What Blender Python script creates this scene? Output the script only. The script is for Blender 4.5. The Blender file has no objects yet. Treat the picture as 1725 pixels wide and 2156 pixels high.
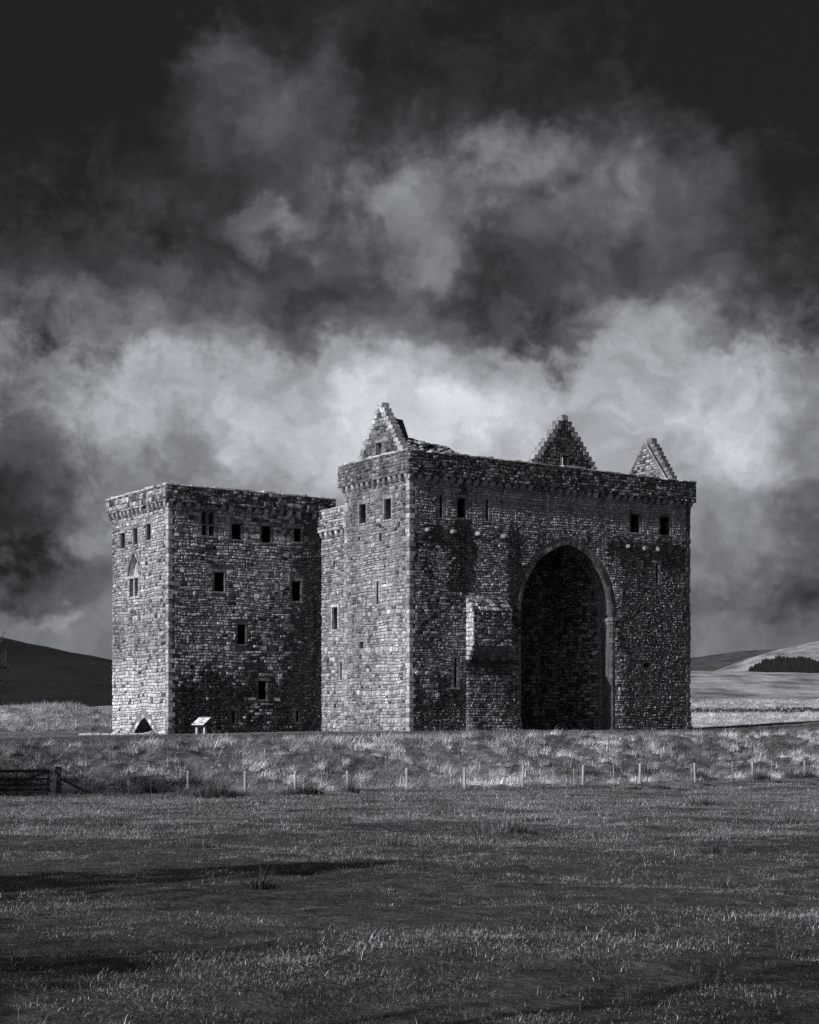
import bpy, math, random
import numpy as np
from mathutils import Vector
from mathutils.geometry import tessellate_polygon

sc = bpy.context.scene
col = sc.collection
R = math.radians

# ------------------------------------------------------------------ camera
EZ = 1.7                                    # eye height above the field at the camera
cam_d = bpy.data.cameras.new('camera')
cam = bpy.data.objects.new('camera', cam_d); col.objects.link(cam)
cam.location = (0, 0, EZ); cam.rotation_euler = (R(90), 0, 0)
cam_d.sensor_fit = 'HORIZONTAL'; cam_d.sensor_width = 36.0
cam_d.lens = 36.0 * 3446.0 / 1725.0
cam_d.shift_y = (1525.0 - 1078.0) / 1725.0   # rising front: verticals stay vertical
cam_d.clip_start = 0.1; cam_d.clip_end = 20000
sc.camera = cam

# ------------------------------------------------------------------ sun
SUN_TRAVEL, SUN_ELEV = R(39.8), R(27.0)      # heading the light travels to (from +X), elevation
sun_d = bpy.data.lights.new('sun', 'SUN'); sun_d.energy = 4.3; sun_d.angle = R(0.6)
sun_d.color = (1.0, 0.99, 0.975)
sun = bpy.data.objects.new('sun', sun_d); col.objects.link(sun)
tv = Vector((math.cos(SUN_TRAVEL) * math.cos(SUN_ELEV), math.sin(SUN_TRAVEL) * math.cos(SUN_ELEV), -math.sin(SUN_ELEV)))
sun.rotation_euler = tv.to_track_quat('-Z', 'Y').to_euler()
sun.location = (-40, -40, 60)

# ------------------------------------------------------------------ sky
world = bpy.data.worlds.new('World'); sc.world = world; world.use_nodes = True
wt = world.node_tree; wt.nodes.clear()
def WN(t, **k):
    n = wt.nodes.new(t)
    for a, b in k.items(): setattr(n, a, b)
    return n
def wl(a, b): wt.links.new(a, b)
def wmath(op, a, b=None, clamp=False):
    n = WN('ShaderNodeMath', operation=op); n.use_clamp = clamp
    for i, s in enumerate((a, b)):
        if s is None: continue
        if isinstance(s, (int, float)): n.inputs[i].default_value = s
        else: wl(s, n.inputs[i])
    return n.outputs[0]
def wvec(op, a, b=None, scale=None):
    n = WN('ShaderNodeVectorMath', operation=op)
    for i, s in enumerate((a, b)):
        if s is None: continue
        if isinstance(s, tuple): n.inputs[i].default_value = s
        else: wl(s, n.inputs[i])
    if scale is not None: n.inputs['Scale'].default_value = scale
    return n.outputs['Value'] if op == 'DOT_PRODUCT' else n.outputs[0]
def wnoise(vec, scale, detail=6, rough=.55, dist=0.0):
    n = WN('ShaderNodeTexNoise'); wl(vec, n.inputs['Vector'])
    n.inputs['Scale'].default_value = scale; n.inputs['Detail'].default_value = detail
    n.inputs['Roughness'].default_value = rough; n.inputs['Distortion'].default_value = dist
    return n
tc = WN('ShaderNodeTexCoord')
sep = WN('ShaderNodeSeparateXYZ'); wl(tc.outputs['Generated'], sep.inputs[0])
az = wmath('ARCTAN2', sep.outputs[0], sep.outputs[1])
el = wmath('ARCSINE', sep.outputs[2])
cmb = WN('ShaderNodeCombineXYZ'); wl(az, cmb.inputs[0]); wl(el, cmb.inputs[1])
p0 = cmb.outputs[0]
n0 = wnoise(p0, 30.0, 7, .64, .25)
n1 = wnoise(wvec('MULTIPLY', p0, (1.0, 1.3, 1.0)), 15.0, 4, .58)
w1 = wvec('SCALE', wvec('SUBTRACT', n1.outputs['Color'], (.5, .5, .5)), scale=.075)
n2 = wnoise(p0, 42.0, 4, .62)
w2 = wvec('SCALE', wvec('SUBTRACT', n2.outputs['Color'], (.5, .5, .5)), scale=.030)
pw = wvec('ADD', wvec('ADD', p0, w1), w2)
sepw = WN('ShaderNodeSeparateXYZ'); wl(pw, sepw.inputs[0])
# storm deck: dark overhead, a bright break low down, greyer at the skyline
ramp = WN('ShaderNodeValToRGB')
wl(wmath('DIVIDE', wmath('ADD', sepw.outputs[1], wmath('MULTIPLY', wmath('SUBTRACT', n0.outputs[0], .5), .05)), .60, True), ramp.inputs[0])
cr = ramp.color_ramp; cr.interpolation = 'EASE'
stops = [(0.0, .40), (.075, .43), (.145, .50), (.21, .57), (.26, .69), (.325, .70), (.362, .62), (.392, .43), (.43, .31), (.52, .25), (.66, .185), (1.0, .150)]
while len(cr.elements) < len(stops): cr.elements.new(.5)
for e, (q, v) in zip(cr.elements, stops): e.position = q; e.color = (v, v, v, 1)
val = ramp.outputs[0]
def SKY(px, py):
    t = (px - 862.5) / 3446.0
    return t and math.atan(t) or 0.0, math.atan((1525.0 - py) / 3446.0 * math.cos(math.atan(t)))
blobs = [  # where the breaks and the darker scud stand on the sky, each with its spread and strength
    (530, 190, 170, 100, .13), (450, 110, 60, 60, .06), (875, 475, 120, 125, .22), (800, 420, 90, 60, .06), (1150, 325, 160, 65, .19), (1055, 390, 75, 75, .12), (1230, 420, 110, 80, .08), (1150, 385, 60, 40, -.07), (1420, 380, 130, 110, .13),
    (1190, 470, 120, 70, .08), (545, 485, 105, 40, .13), (660, 470, 60, 50, .08), (1360, 670, 130, 55, .18), (300, 700, 260, 60, .07), (640, 300, 160, 120, .05),
    (830, 880, 320, 120, .12), (1480, 770, 200, 90, .05), (120, 1285, 70, 26, .12), (200, 900, 130, 70, .05), (1230, 640, 60, 40, .05),
    (980, 540, 110, 110, -.02), (1190, 700, 90, 45, -.15), (420, 530, 110, 60, -.08), (1040, 650, 120, 50, -.06), (10, 1000, 160, 170, -.38), (400, 930, 90, 55, -.17), (270, 960, 60, 60, -.08),
    (1760, 1000, 110, 260, -.20), (1600, 1275, 170, 40, -.10), (90, 1210, 190, 70, -.16), (100, 120, 330, 260, -.09), (1640, 160, 260, 260, -.08),
    (630, 660, 110, 50, -.07), (640, 800, 90, 70, -.09), (20, 770, 150, 90, -.12), (470, 600, 150, 40, .06), (1480, 600, 90, 40, .05), (1000, 790, 140, 50, -.06), (1700, 600, 150, 200, -.05), (90, 560, 220, 120, -.04), (310, 1010, 110, 60, -.10), (560, 1010, 90, 50, -.07)]
ragged = wmath('MULTIPLY', wmath('SUBTRACT', n0.outputs[0], .5), 1.0)
for (bx, by, rx, ry, am) in blobs:
    a, e = SKY(bx, by)
    d = wvec('MULTIPLY', wvec('SUBTRACT', pw, (a, e, 0)), (3446.0 / rx, 3446.0 / ry, 0))
    q = wmath('EXPONENT', wmath('MULTIPLY', wvec('DOT_PRODUCT', d, d), -.6))
    mr = WN('ShaderNodeMapRange', interpolation_type='SMOOTHSTEP'); wl(wmath('ADD', q, ragged), mr.inputs[0])
    mr.inputs[1].default_value = .14; mr.inputs[2].default_value = .96; q = mr.outputs[0]
    val = wmath('ADD', val, wmath('MULTIPLY', q, am))
n3 = wnoise(wvec('ADD', p0, w1), 30.0, 6, .62, .25)
n4 = wnoise(pw, 9.0, 4, .55, .3)
det = wmath('ADD', wmath('MULTIPLY', wmath('SUBTRACT', n3.outputs[0], .5), .42), wmath('MULTIPLY', wmath('SUBTRACT', n4.outputs[0], .5), .34))
val = wmath('ADD', val, wmath('MULTIPLY', det, wmath('ADD', wmath('MULTIPLY', val, .9), .26)))
lum = wmath('POWER', wmath('MAXIMUM', val, .168), 2.25)
nish = WN('ShaderNodeTexSky', sky_type='NISHITA'); nish.sun_disc = False
nish.sun_elevation = SUN_ELEV; nish.sun_rotation = math.atan2(-tv.x, -tv.y)
bw = WN('ShaderNodeRGBToBW'); wl(nish.outputs[0], bw.inputs[0])
clear = wmath('ADD', wmath('MULTIPLY', wmath('MINIMUM', bw.outputs[0], 8.0), .04), .85)     # a little of the open sky's own falloff
lum = wmath('MULTIPLY', lum, clear)
# the deck breaks around the sun, behind the camera: clear sky shows there
sdot = wvec('DOT_PRODUCT', tc.outputs['Generated'], (-tv.x, -tv.y, -tv.z))
mrc = WN('ShaderNodeMapRange', interpolation_type='SMOOTHSTEP'); wl(wmath('ADD', sdot, wmath('MULTIPLY', wmath('SUBTRACT', n4.outputs[0], .5), .5)), mrc.inputs[0]); mrc.inputs[1].default_value = .42; mrc.inputs[2].default_value = .92
mxc = WN('ShaderNodeMix', data_type='FLOAT'); wl(mrc.outputs[0], mxc.inputs[0]); wl(lum, mxc.inputs[2]); wl(wmath('MULTIPLY', wmath('MINIMUM', bw.outputs[0], 14.0), .1), mxc.inputs[3]); lum = mxc.outputs[0]
tint = WN('ShaderNodeCombineXYZ')
for i, k in enumerate((.955, 1.0, 1.075)): wl(wmath('MULTIPLY', lum, k * 10.0), tint.inputs[i])
bg = WN('ShaderNodeBackground'); bg.inputs['Strength'].default_value = .10
wl(tint.outputs[0], bg.inputs['Color'])
wo = WN('ShaderNodeOutputWorld'); wl(bg.outputs[0], wo.inputs[0])
world.cycles.sampling_method = 'MANUAL'; world.cycles.sample_map_resolution = 512

sc.view_settings.view_transform = 'Standard'; sc.view_settings.look = 'None'
sc.view_settings.exposure = 0.0; sc.view_settings.gamma = 1.0
sc.cycles.max_bounces = 5; sc.cycles.diffuse_bounces = 3; sc.cycles.glossy_bounces = 2; sc.cycles.transparent_max_bounces = 4
sc.render.use_motion_blur = False
sc.cycles.use_denoising = False; sc.cycles.use_adaptive_sampling = True; sc.cycles.adaptive_threshold = .02

# ------------------------------------------------------------------ helpers
rng = np.random.default_rng(7)
def tag(o, label=None, cat=None, group=None, kind=None):
    if label: o['label'] = label
    if cat: o['category'] = cat
    if group: o['group'] = group
    if kind: o['kind'] = kind
    return o
def empty(name, loc, rz=0.0, label=None, cat=None, group=None):
    o = bpy.data.objects.new(name, None); col.objects.link(o)
    o.location = loc; o.rotation_euler = (0, 0, rz); o.empty_display_size = .3
    return tag(o, label, cat, group)
def mesh_obj(name, verts, faces, mat, parent=None, attrs=None, smooth=False, loc=None):
    me = bpy.data.meshes.new(name)
    me.from_pydata([tuple(map(float, v)) for v in verts], [], faces)
    if mat is not None: me.materials.append(mat)
    if attrs:
        for k, a in attrs.items():
            at = me.attributes.new(k, 'FLOAT', 'POINT'); at.data.foreach_set('value', np.asarray(a, dtype=np.float32))
    if smooth: me.polygons.foreach_set('use_smooth', [True] * len(me.polygons))
    me.update()
    o = bpy.data.objects.new(name, me); col.objects.link(o)
    if parent: o.parent = parent
    if loc is not None: o.location = loc
    return o
class Geo:
    def __init__(s): s.v = []; s.f = []; s.t = []; s.l = []; s.n = 0
    def add(s, v, f, tone=.3, lich=0.0):
        v = np.asarray(v, float)
        s.v.append(v); s.f += [tuple(i + s.n for i in q) for q in f]; s.n += len(v)
        s.t += [tone] * len(v); s.l += [lich] * len(v)
    def build(s, name, mat, parent=None, smooth=False):
        v = np.concatenate(s.v) if s.v else np.zeros((0, 3))
        return mesh_obj(name, v, s.f, mat, parent, {'tone': s.t, 'lichen': s.l}, smooth)
BOXF = [(0, 3, 2, 1), (4, 5, 6, 7), (0, 1, 5, 4), (1, 2, 6, 5), (2, 3, 7, 6), (3, 0, 4, 7)]
def box_v(x0, x1, y0, y1, z0, z1):
    return np.array([(x0, y0, z0), (x1, y0, z0), (x1, y1, z0), (x0, y1, z0), (x0, y0, z1), (x1, y0, z1), (x1, y1, z1), (x0, y1, z1)], float)
def block(x0, x1, y0, y1, z0, z1, b=.025, j=.012):
    """a hewn block: box with every edge chamfered and the corners a little off"""
    b = min(b, .3 * min(x1 - x0, y1 - y0, z1 - z0))
    vs = []; idx = {}
    X, Y, Z = (x0, x1), (y0, y1), (z0, z1)
    for sx in (0, 1):
        for sy in (0, 1):
            for sz in (0, 1):
                c = np.array((X[sx], Y[sy], Z[sz])); jj = rng.uniform(-j, j, 3)
                inn = np.array((b * (1 - 2 * sx), b * (1 - 2 * sy), b * (1 - 2 * sz)))
                for ax in range(3):
                    q = inn.copy(); q[ax] = 0
                    idx[(sx, sy, sz, ax)] = len(vs); vs.append(c + q + jj)
    f = []
    I = lambda a, b_, c, ax: idx[(a, b_, c, ax)]
    for s in (0, 1):
        q = [I(s, 0, 0, 0), I(s, 1, 0, 0), I(s, 1, 1, 0), I(s, 0, 1, 0)]; f.append(tuple(q if s else q[::-1]))
        q = [I(0, s, 0, 1), I(1, s, 0, 1), I(1, s, 1, 1), I(0, s, 1, 1)]; f.append(tuple(q[::-1] if s else q))
        q = [I(0, 0, s, 2), I(1, 0, s, 2), I(1, 1, s, 2), I(0, 1, s, 2)]; f.append(tuple(q if s else q[::-1]))
    for a in (0, 1):
        for b_ in (0, 1):
            f.append((I(a, b_, 0, 0), I(a, b_, 1, 0), I(a, b_, 1, 1), I(a, b_, 0, 1)))
            f.append((I(a, 0, b_, 0), I(a, 1, b_, 0), I(a, 1, b_, 2), I(a, 0, b_, 2)))
            f.append((I(0, a, b_, 1), I(1, a, b_, 1), I(1, a, b_, 2), I(0, a, b_, 2)))
            for c in (0, 1): f.append((I(a, b_, c, 0), I(a, b_, c, 1), I(a, b_, c, 2)))
    return np.array(vs), f
def tube(pts, rad, n=6, cap=True):
    pts = [Vector(p) for p in pts]; vs = []; f = []
    for i, p in enumerate(pts):
        t = (pts[min(i + 1, len(pts) - 1)] - pts[max(i - 1, 0)]).normalized()
        a = t.cross(Vector((0, 0, 1)) if abs(t.z) < .9 else Vector((1, 0, 0))).normalized(); b = t.cross(a)
        for k in range(n):
            w = 2 * math.pi * k / n; q = p + (a * math.cos(w) + b * math.sin(w)) * rad[i]; vs.append((q.x, q.y, q.z))
    for i in range(len(pts) - 1):
        for k in range(n):
            f.append((i * n + k, i * n + (k + 1) % n, (i + 1) * n + (k + 1) % n, (i + 1) * n + k))
    if cap: f.append(tuple(range((len(pts) - 1) * n, len(pts) * n))); f.append(tuple(range(n))[::-1])
    return np.array(vs), f
def smooth01(t):
    t = np.clip(t, 0, 1); return t * t * (3 - 2 * t)
def vnoise(x, y, s):
    """cheap smooth value from a handful of sines, -1..1"""
    return (np.sin(x * 1.0 + 1.7 * np.sin(y * .7 + s) + s * 3.1) + np.sin(y * 1.3 + 1.3 * np.sin(x * .9 + 2 * s) + s) +
            .6 * np.sin(x * 2.3 + y * 1.9 + s * 5 + np.sin(y * 2.7 - s))) / 2.6

# ------------------------------------------------------------------ materials
class NT:
    def __init__(s, name):
        s.m = bpy.data.materials.new(name); s.m.use_nodes = True; s.t = s.m.node_tree
        s.b = s.t.nodes['Principled BSDF']; s.b.inputs['Specular IOR Level'].default_value = .15
        s.geo = None
    def n(s, t, **k):
        x = s.t.nodes.new(t)
        for a, b in k.items(): setattr(x, a, b)
        return x
    def put(s, sock, v):
        if isinstance(v, (int, float)): sock.default_value = v
        elif isinstance(v, tuple): sock.default_value = v
        else: s.t.links.new(v, sock)
    def math(s, op, a, b=None, clamp=False):
        x = s.n('ShaderNodeMath', operation=op); x.use_clamp = clamp; s.put(x.inputs[0], a)
        if b is not None: s.put(x.inputs[1], b)
        return x.outputs[0]
    def pos(s, sc_=(1, 1, 1)):
        if s.geo is None: s.geo = s.n('ShaderNodeNewGeometry')
        x = s.n('ShaderNodeVectorMath', operation='MULTIPLY'); s.put(x.inputs[0], s.geo.outputs['Position']); x.inputs[1].default_value = sc_
        return x.outputs[0]
    def noise(s, scale, detail=4, rough=.55, sc_=(1, 1, 1), dist=0.0):
        x = s.n('ShaderNodeTexNoise'); s.put(x.inputs['Vector'], s.pos(sc_)); x.inputs['Scale'].default_value = scale
        x.inputs['Detail'].default_value = detail; x.inputs['Roughness'].default_value = rough; x.inputs['Distortion'].default_value = dist
        return x.outputs[0]
    def map(s, v, a, b, c=0.0, d=1.0):
        x = s.n('ShaderNodeMapRange'); s.put(x.inputs[0], v)
        for i, q in zip((1, 2, 3, 4), (a, b, c, d)): s.put(x.inputs[i], q)
        return x.outputs[0]
    def attr(s, name):
        return s.n('ShaderNodeAttribute', attribute_name=name).outputs['Fac']
    def mix(s, f, a, b):
        x = s.n('ShaderNodeMix', data_type='FLOAT'); s.put(x.inputs[0], f); s.put(x.inputs[2], a); s.put(x.inputs[3], b)
        return x.outputs[0]
    def out(s, v, rough=.92, tint=(.965, .995, 1.045), bump=None, bs=.5, bd=.02):
        c = s.n('ShaderNodeCombineXYZ')
        for i, k in enumerate(tint): s.t.links.new(s.math('MULTIPLY', v, k), c.inputs[i])
        s.t.links.new(c.outputs[0], s.b.inputs['Base Color']); s.put(s.b.inputs['Roughness'], rough)
        if bump is not None:
            x = s.n('ShaderNodeBump'); x.inputs['Strength'].default_value = bs; x.inputs['Distance'].default_value = bd
            s.put(x.inputs['Height'], bump); s.t.links.new(x.outputs[0], s.b.inputs['Normal'])
        return s.m

def make_stone():
    s = NT('weathered_stone')
    t = s.attr('tone'); li = s.attr('lichen')
    n1 = s.noise(4.2, 6, .68, dist=.3); n2 = s.noise(17.0, 5, .65)
    v = s.math('MULTIPLY', t, s.map(n1, .32, .70, .42, 1.50))
    v = s.math('MULTIPLY', v, s.map(n2, .32, .68, .50, 1.45))
    # black crust of algae in rain-drawn streaks and blotches
    st = s.noise(.85, 6, .62, (1, 1, .28), .6)
    crust = s.math('MULTIPLY', s.map(st, .50, .62), s.map(n1, .35, .6))
    v = s.mix(s.math('MULTIPLY', crust, s.map(t, .14, .40, .75, .22), True), v, s.math('MULTIPLY', v, .30))
    v = s.math('MAXIMUM', v, .045)
    # rain streaks down the wall
    sk = s.noise(1.5, 5, .6, (1, 1, .09), .35)
    v = s.math('MULTIPLY', v, s.mix(s.map(t, .20, .45, .85, .30), 1.0, s.map(sk, .40, .62, 1.18, .38)))
    # pale crusted lichen rosettes
    l1 = s.noise(9.0, 3, .5, dist=.4); l2 = s.noise(24.0, 2, .5)
    th = s.map(li, 0.0, 1.0, .80, .53)
    spot = s.math('MAXIMUM', s.map(s.math('SUBTRACT', l1, th), 0.0, .03), s.map(s.math('SUBTRACT', l2, s.math('ADD', th, .05)), 0.0, .03))
    v = s.mix(s.math('MULTIPLY', spot, .9, True), v, .62)
    h = s.math('ADD', s.math('MULTIPLY', s.noise(11.0, 5, .65), 1.0), s.math('MULTIPLY', n2, .35))
    return s.out(v, .95, bump=h, bs=.85, bd=.045)
def make_mortar(name, lo, hi):
    s = NT(name)
    v = s.math('MULTIPLY', s.map(s.noise(6.0, 5, .6),   .3, .7, lo, hi), s.map(s.noise(.7, 4, .6, (1, 1, .35)), .35, .65, .7, 1.3))
    return s.out(v, .97, bump=s.noise(30.0, 4, .6), bs=.6, bd=.02)
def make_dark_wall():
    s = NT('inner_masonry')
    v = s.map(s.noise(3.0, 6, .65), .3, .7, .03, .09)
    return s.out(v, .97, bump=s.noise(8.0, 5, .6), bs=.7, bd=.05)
def make_grass(name, lo, hi, pos_scale=.25, rough=.75, contrast=(.5, 1.4)):
    s = NT(name)
    oi = s.n('ShaderNodeObjectInfo')
    r = oi.outputs['Random']
    v = s.math('MULTIPLY', s.attr('tone'), s.map(r, 0, 1, lo, hi))
    v = s.math('MULTIPLY', v, s.map(s.noise(pos_scale, 4, .6), .3, .7, contrast[0], contrast[1]))
    s.b.inputs['Specular IOR Level'].default_value = .25
    return s.out(v, rough)
def make_ground():
    s = NT('turf_and_rough_pasture')
    pale = s.attr('pale'); moor = s.attr('moor')
    n1 = s.noise(.22, 6, .62); n2 = s.noise(2.6, 6, .65); n3 = s.noise(14.0, 4, .6); nb = s.noise(.05, 5, .6, (1, .35, 1))
    turf = s.math('MULTIPLY', s.map(n2, .3, .7, .022, .085), s.map(n1, .3, .7, .65, 1.3))
    turf = s.math('MULTIPLY', turf, s.map(n3, .3, .7, .6, 1.35))
    straw = s.math('MULTIPLY', s.map(n2, .32, .68, .22, .62), s.map(nb, .38, .60, .35, 1.15))
    straw = s.math('MULTIPLY', straw, s.map(s.noise(.55, 6, .7, (.5, 1, 1)), .3, .7, .45, 1.3))
    v = s.mix(pale, turf, straw)
    heath = s.math('MULTIPLY', s.map(s.noise(.08, 7, .65, (1, .5, 1)), .3, .7, .009, .022), s.map(n2, .3, .7, .7, 1.3))
    v = s.mix(moor, v, heath)
    return s.out(v, .95, bump=s.math('ADD', n2, s.math('MULTIPLY', n3, .4)), bs=.9, bd=.12)
def make_plain(name, lo, hi, scale=8.0, stretch=(1, 1, 1), rough=.85, bs=.4, bd=.01):
    s = NT(name)
    n = s.noise(scale, 5, .6, stretch)
    return s.out(s.map(n, .3, .7, lo, hi), rough, bump=n, bs=bs, bd=bd)
M_STONE = make_stone(); M_MORTAR = make_mortar('lime_mortar', .08, .17); M_SUNMORTAR = make_mortar('sunlit_lime_mortar', .12, .24); M_INNER = make_dark_wall(); M_GROUND = make_ground()  # sunlit fronts get a lighter copy of the mortar, their brightness in its colour
M_TURF = make_grass('short_turf_blades', .05, .36, .5); M_STRAW = make_grass('dead_straw_blades', .22, .95, .32, .75, (.12, 1.6))
M_RUSH = make_grass('rush_blades', .05, .14, .6); M_ROUGH = make_grass('rough_pasture_blades', .35, .8, .12)
M_WOOD = make_plain('grey_weathered_timber', .24, .52, 14.0, (1, 1, .12)); M_DARKWOOD = make_plain('dark_timber', .025, .07, 14.0, (1, 1, .15))  # gate and board timber is one even dark tone
M_BARK = make_plain('dark_bark', .03, .08, 10.0, (1, 1, .2), bs=.8, bd=.03); M_SOIL = make_plain('bare_soil', .010, .03, 9.0, bs=1.0, bd=.05)
M_WIRE = make_plain('galvanised_wire', .2, .35, 30.0, rough=.5); M_PANEL = make_plain('printed_panel', .70, .80, 5.0, rough=.45, bs=.0)
M_PRINT = make_plain('panel_print_grey', .16, .34, 9.0, rough=.45, bs=.0); M_PRINTD = make_plain('panel_print_dark', .04, .10, 12.0, rough=.45, bs=.0)
M_POST = make_plain('pale_sawn_oak', .32, .48, 14.0, (1, 1, .12)); M_NEEDLE = make_plain('spruce_needles', .008, .022, 3.0)

# ------------------------------------------------------------------ terrain
CA = math.atan2(.565, .825); CU = Vector((math.cos(CA), math.sin(CA))); CV = Vector((-math.sin(CA), math.cos(CA)))
def to_world(u, v): p = Vector((0.0, 100.0)) + CU * u + CV * v; return p.x, p.y
def to_castle(X, Y): dx, dy = X - 0.0, Y - 100.0; return dx * CU.x + dy * CU.y, dx * CV.x + dy * CV.y
CZ = EZ - .4                                   # world height of the castle's datum
def height(X, Y):
    """ground level in metres, relative to the eye (z = 0), for arrays"""
    X = np.asarray(X, float); Y = np.asarray(Y, float)
    u = X * CU.x + (Y - 100) * CU.y; v = X * CV.x + (Y - 100) * CV.y
    w = -v                                     # distance in front of the great wall
    field = np.maximum(-1.7 - .0195 * np.clip(Y, -40, 200), -3.25 + 0 * Y)
    field = field + .07 * vnoise(X * .35, Y * .35, 1.0) + .05 * vnoise(X * 1.1, Y * 1.1, 2.0) + .025 * vnoise(X * 3.1, Y * 2.9, 3.0)
    field = field - .22 * np.exp(-((w - 14.8) / .9) ** 2)                          # drain along the fence
    lawn = -.42 - .012 * np.clip(-u, -8, 60) * 1.0 - .004 * np.clip(u, 0, 60) - .055 * np.clip(w, 0, 9) - .012 * np.clip(-w, 0, 12)
    lawn = lawn + .03 * vnoise(X * .4, Y * .4, 5.0)
    lawn = lawn + .85 * np.exp(-((u - 44) / 12.0) ** 2 - ((v - 2) / 11.0) ** 2) * (u > 0)   # grassy hump beyond the right corner
    ruff = .34 * vnoise(X * .8, Y * .9, 6.0) + .18 * vnoise(X * 2.7, Y * 2.5, 7.0)
    edge = 4.8 + 1.1 * vnoise(u * .33, u * .11, 8.0)
    t = smooth01((w - edge) / (12.9 - edge))
    bank_mask = np.clip(t * 4, 0, 1) * np.clip((1 - t) * 6, 0, 1)
    near = lawn * (1 - t) + field * t + ruff * bank_mask
    # earthwork behind the left tower
    mound = 1.8 * smooth01((u + 34) / 26) * np.exp(-((v - 33) / 8.0) ** 4) * (1 - smooth01((u - 2) / 10)) + .20 * np.exp(-((v - 32) / 9.0) ** 4) * (1 - smooth01((u + 20) / 26))
    near = near + mound + .20 * vnoise(X * .7, Y * .7, 9.0) * np.clip(mound, 0, 1)
    # country beyond
    f = smooth01((Y - 128) / 40)
    prof = np.interp(Y, [0, 128, 150, 340, 500, 700, 860, 1200, 4000, 9000], [-.5, -.45, -.15, 2.0, 8.5, 20.5, 28.5, 22, 10, 0])
    far = prof - .0035 * X * np.clip((Y - 200) / 500, 0, 1) + (.25 * vnoise(X * .05, Y * .03, 10.0) + .12 * vnoise(X * .23, Y * .13, 11.0)) * np.clip((Y - 120) / 80, 0, 1) * np.clip(Y / 300, .3, 3)
    # dark moorland hill on the left
    xr = X / np.maximum(Y, 1) * 450
    ridge = np.interp(X, [-900, -420, -260, -160, -113, -104, -98, -88, -79, -62, -40, -10, 30], [90, 74, 52, 32.5, 24.8, 22.6, 20.2, 18.3, 17.6, 15.2, 11.0, 5.0, 0])
    moorh = ridge * smooth01((Y - 165) / 300) * (1 - .6 * smooth01((Y - 600) / 900)) + .5 * vnoise(X * .05, Y * .05, 12.0) * smooth01((Y - 165) / 100) * np.clip(ridge / 10, 0, 1)
    far2 = np.where(X < 40, np.maximum(far * smooth01((X + 40) / 60), moorh - .6), far)
    z = near * (1 - f) + far2 * f
    z = z - np.clip((np.abs(X) - 60) / 400, 0, 1) * 0
    return z
def gz(X, Y): return float(height(X, Y)) + EZ
def grid_axis(a, b, dense_a, dense_b, step, grow=1.14):
    mid = list(np.arange(dense_a, dense_b + 1e-6, step)); lo = []; s = step; x = dense_a
    while x > a: s *= grow; x -= s; lo.append(x)
    hi = []; s = step; x = mid[-1]
    while x < b: s *= grow; x += s; hi.append(x)
    return np.array(lo[::-1] + mid + hi)
gx = grid_axis(-6000, 6000, -46, 52, .42, 1.10); gy = grid_axis(-300, 9000, -4, 150, .42, 1.045)
GX, GY = np.meshgrid(gx, gy); GZ = height(GX, GY) + EZ
nx, ny = len(gx), len(gy)
ii, jj = np.meshgrid(np.arange(nx - 1), np.arange(ny - 1)); base = (jj * nx + ii).ravel()
gf = np.stack([base, base + 1, base + nx + 1, base + nx], 1)
gu = GX * CU.x + (GY - 100) * CU.y; gvv = GX * CV.x + (GY - 100) * CV.y
pale = smooth01((-gvv - 4.4) / 1.0) * (1 - smooth01((-gvv - 13.2) / 1.2)) * .32
pale = np.maximum(pale, smooth01((GY - 126) / 14) * (GX > -20))
pale = np.maximum(pale, np.exp(-((gvv - 31) / 9.0) ** 4) * (gu < 6) * .8)
moor = smooth01((GY - 165) / 30) * (1 - smooth01((GX + 0) / 40))
me = bpy.data.meshes.new('ground')
me.vertices.add(nx * ny); me.vertices.foreach_set('co', np.stack([GX, GY, GZ], -1).astype(np.float32).ravel())
me.loops.add(gf.size); me.loops.foreach_set('vertex_index', gf.astype(np.int32).ravel())
me.polygons.add(len(gf)); me.polygons.foreach_set('loop_start', np.arange(0, gf.size, 4, dtype=np.int32)); me.polygons.foreach_set('loop_total', np.full(len(gf), 4, np.int32))
me.polygons.foreach_set('use_smooth', np.ones(len(gf), bool))
for k, a in (('pale', pale), ('moor', moor)):
    at = me.attributes.new(k, 'FLOAT', 'POINT'); at.data.foreach_set('value', a.astype(np.float32).ravel())
me.materials.append(M_GROUND); me.update(); me.validate()
ground = bpy.data.objects.new('ground', me); col.objects.link(ground); tag(ground, 'rough pasture, grass bank and moorland around the ruined castle', None, None, 'structure')

def hill(name, label, prof, Yc, depth, moorv, palev, seed, amp):
    """a far hill: ridge line given as (X, z) pairs at distance Yc, falling away before and behind"""
    xs = np.linspace(prof[0][0], prof[-1][0], 150); zs = np.interp(xs, [p[0] for p in prof], [p[1] for p in prof])
    k = np.ones(7) / 7; zs = np.convolve(np.pad(zs, 3, 'edge'), k, 'valid')
    ts = np.linspace(-1, 1, 60); V = []; P = []; Q = []
    for t in ts:
        y = Yc + t * depth
        for x, z in zip(xs, zs):
            hgt = z * (1 - abs(t) ** 1.7) if t < 0 else z * (1 - t * t)
            hgt += amp * float(vnoise(x * .02, y * .012, seed)) * (1 - abs(t)) + .35 * amp * float(vnoise(x * .07, y * .05, seed + 1)) * (1 - abs(t))
            V.append((x, y, hgt + EZ - 2 * abs(t))); 
    n = len(xs); F = [(j * n + i, j * n + i + 1, (j + 1) * n + i + 1, (j + 1) * n + i) for j in range(59) for i in range(n - 1)]
    return tag(mesh_obj(name, V, F, M_GROUND, None, {'pale': [palev] * len(V), 'moor': [moorv] * len(V)}, True), label, None, None, 'structure')
def ridge_pts(pts, Y): return [((x - 862.5) / 3446 * Y, (1525 - y) / 3446 * Y) for x, y in pts]
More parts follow.
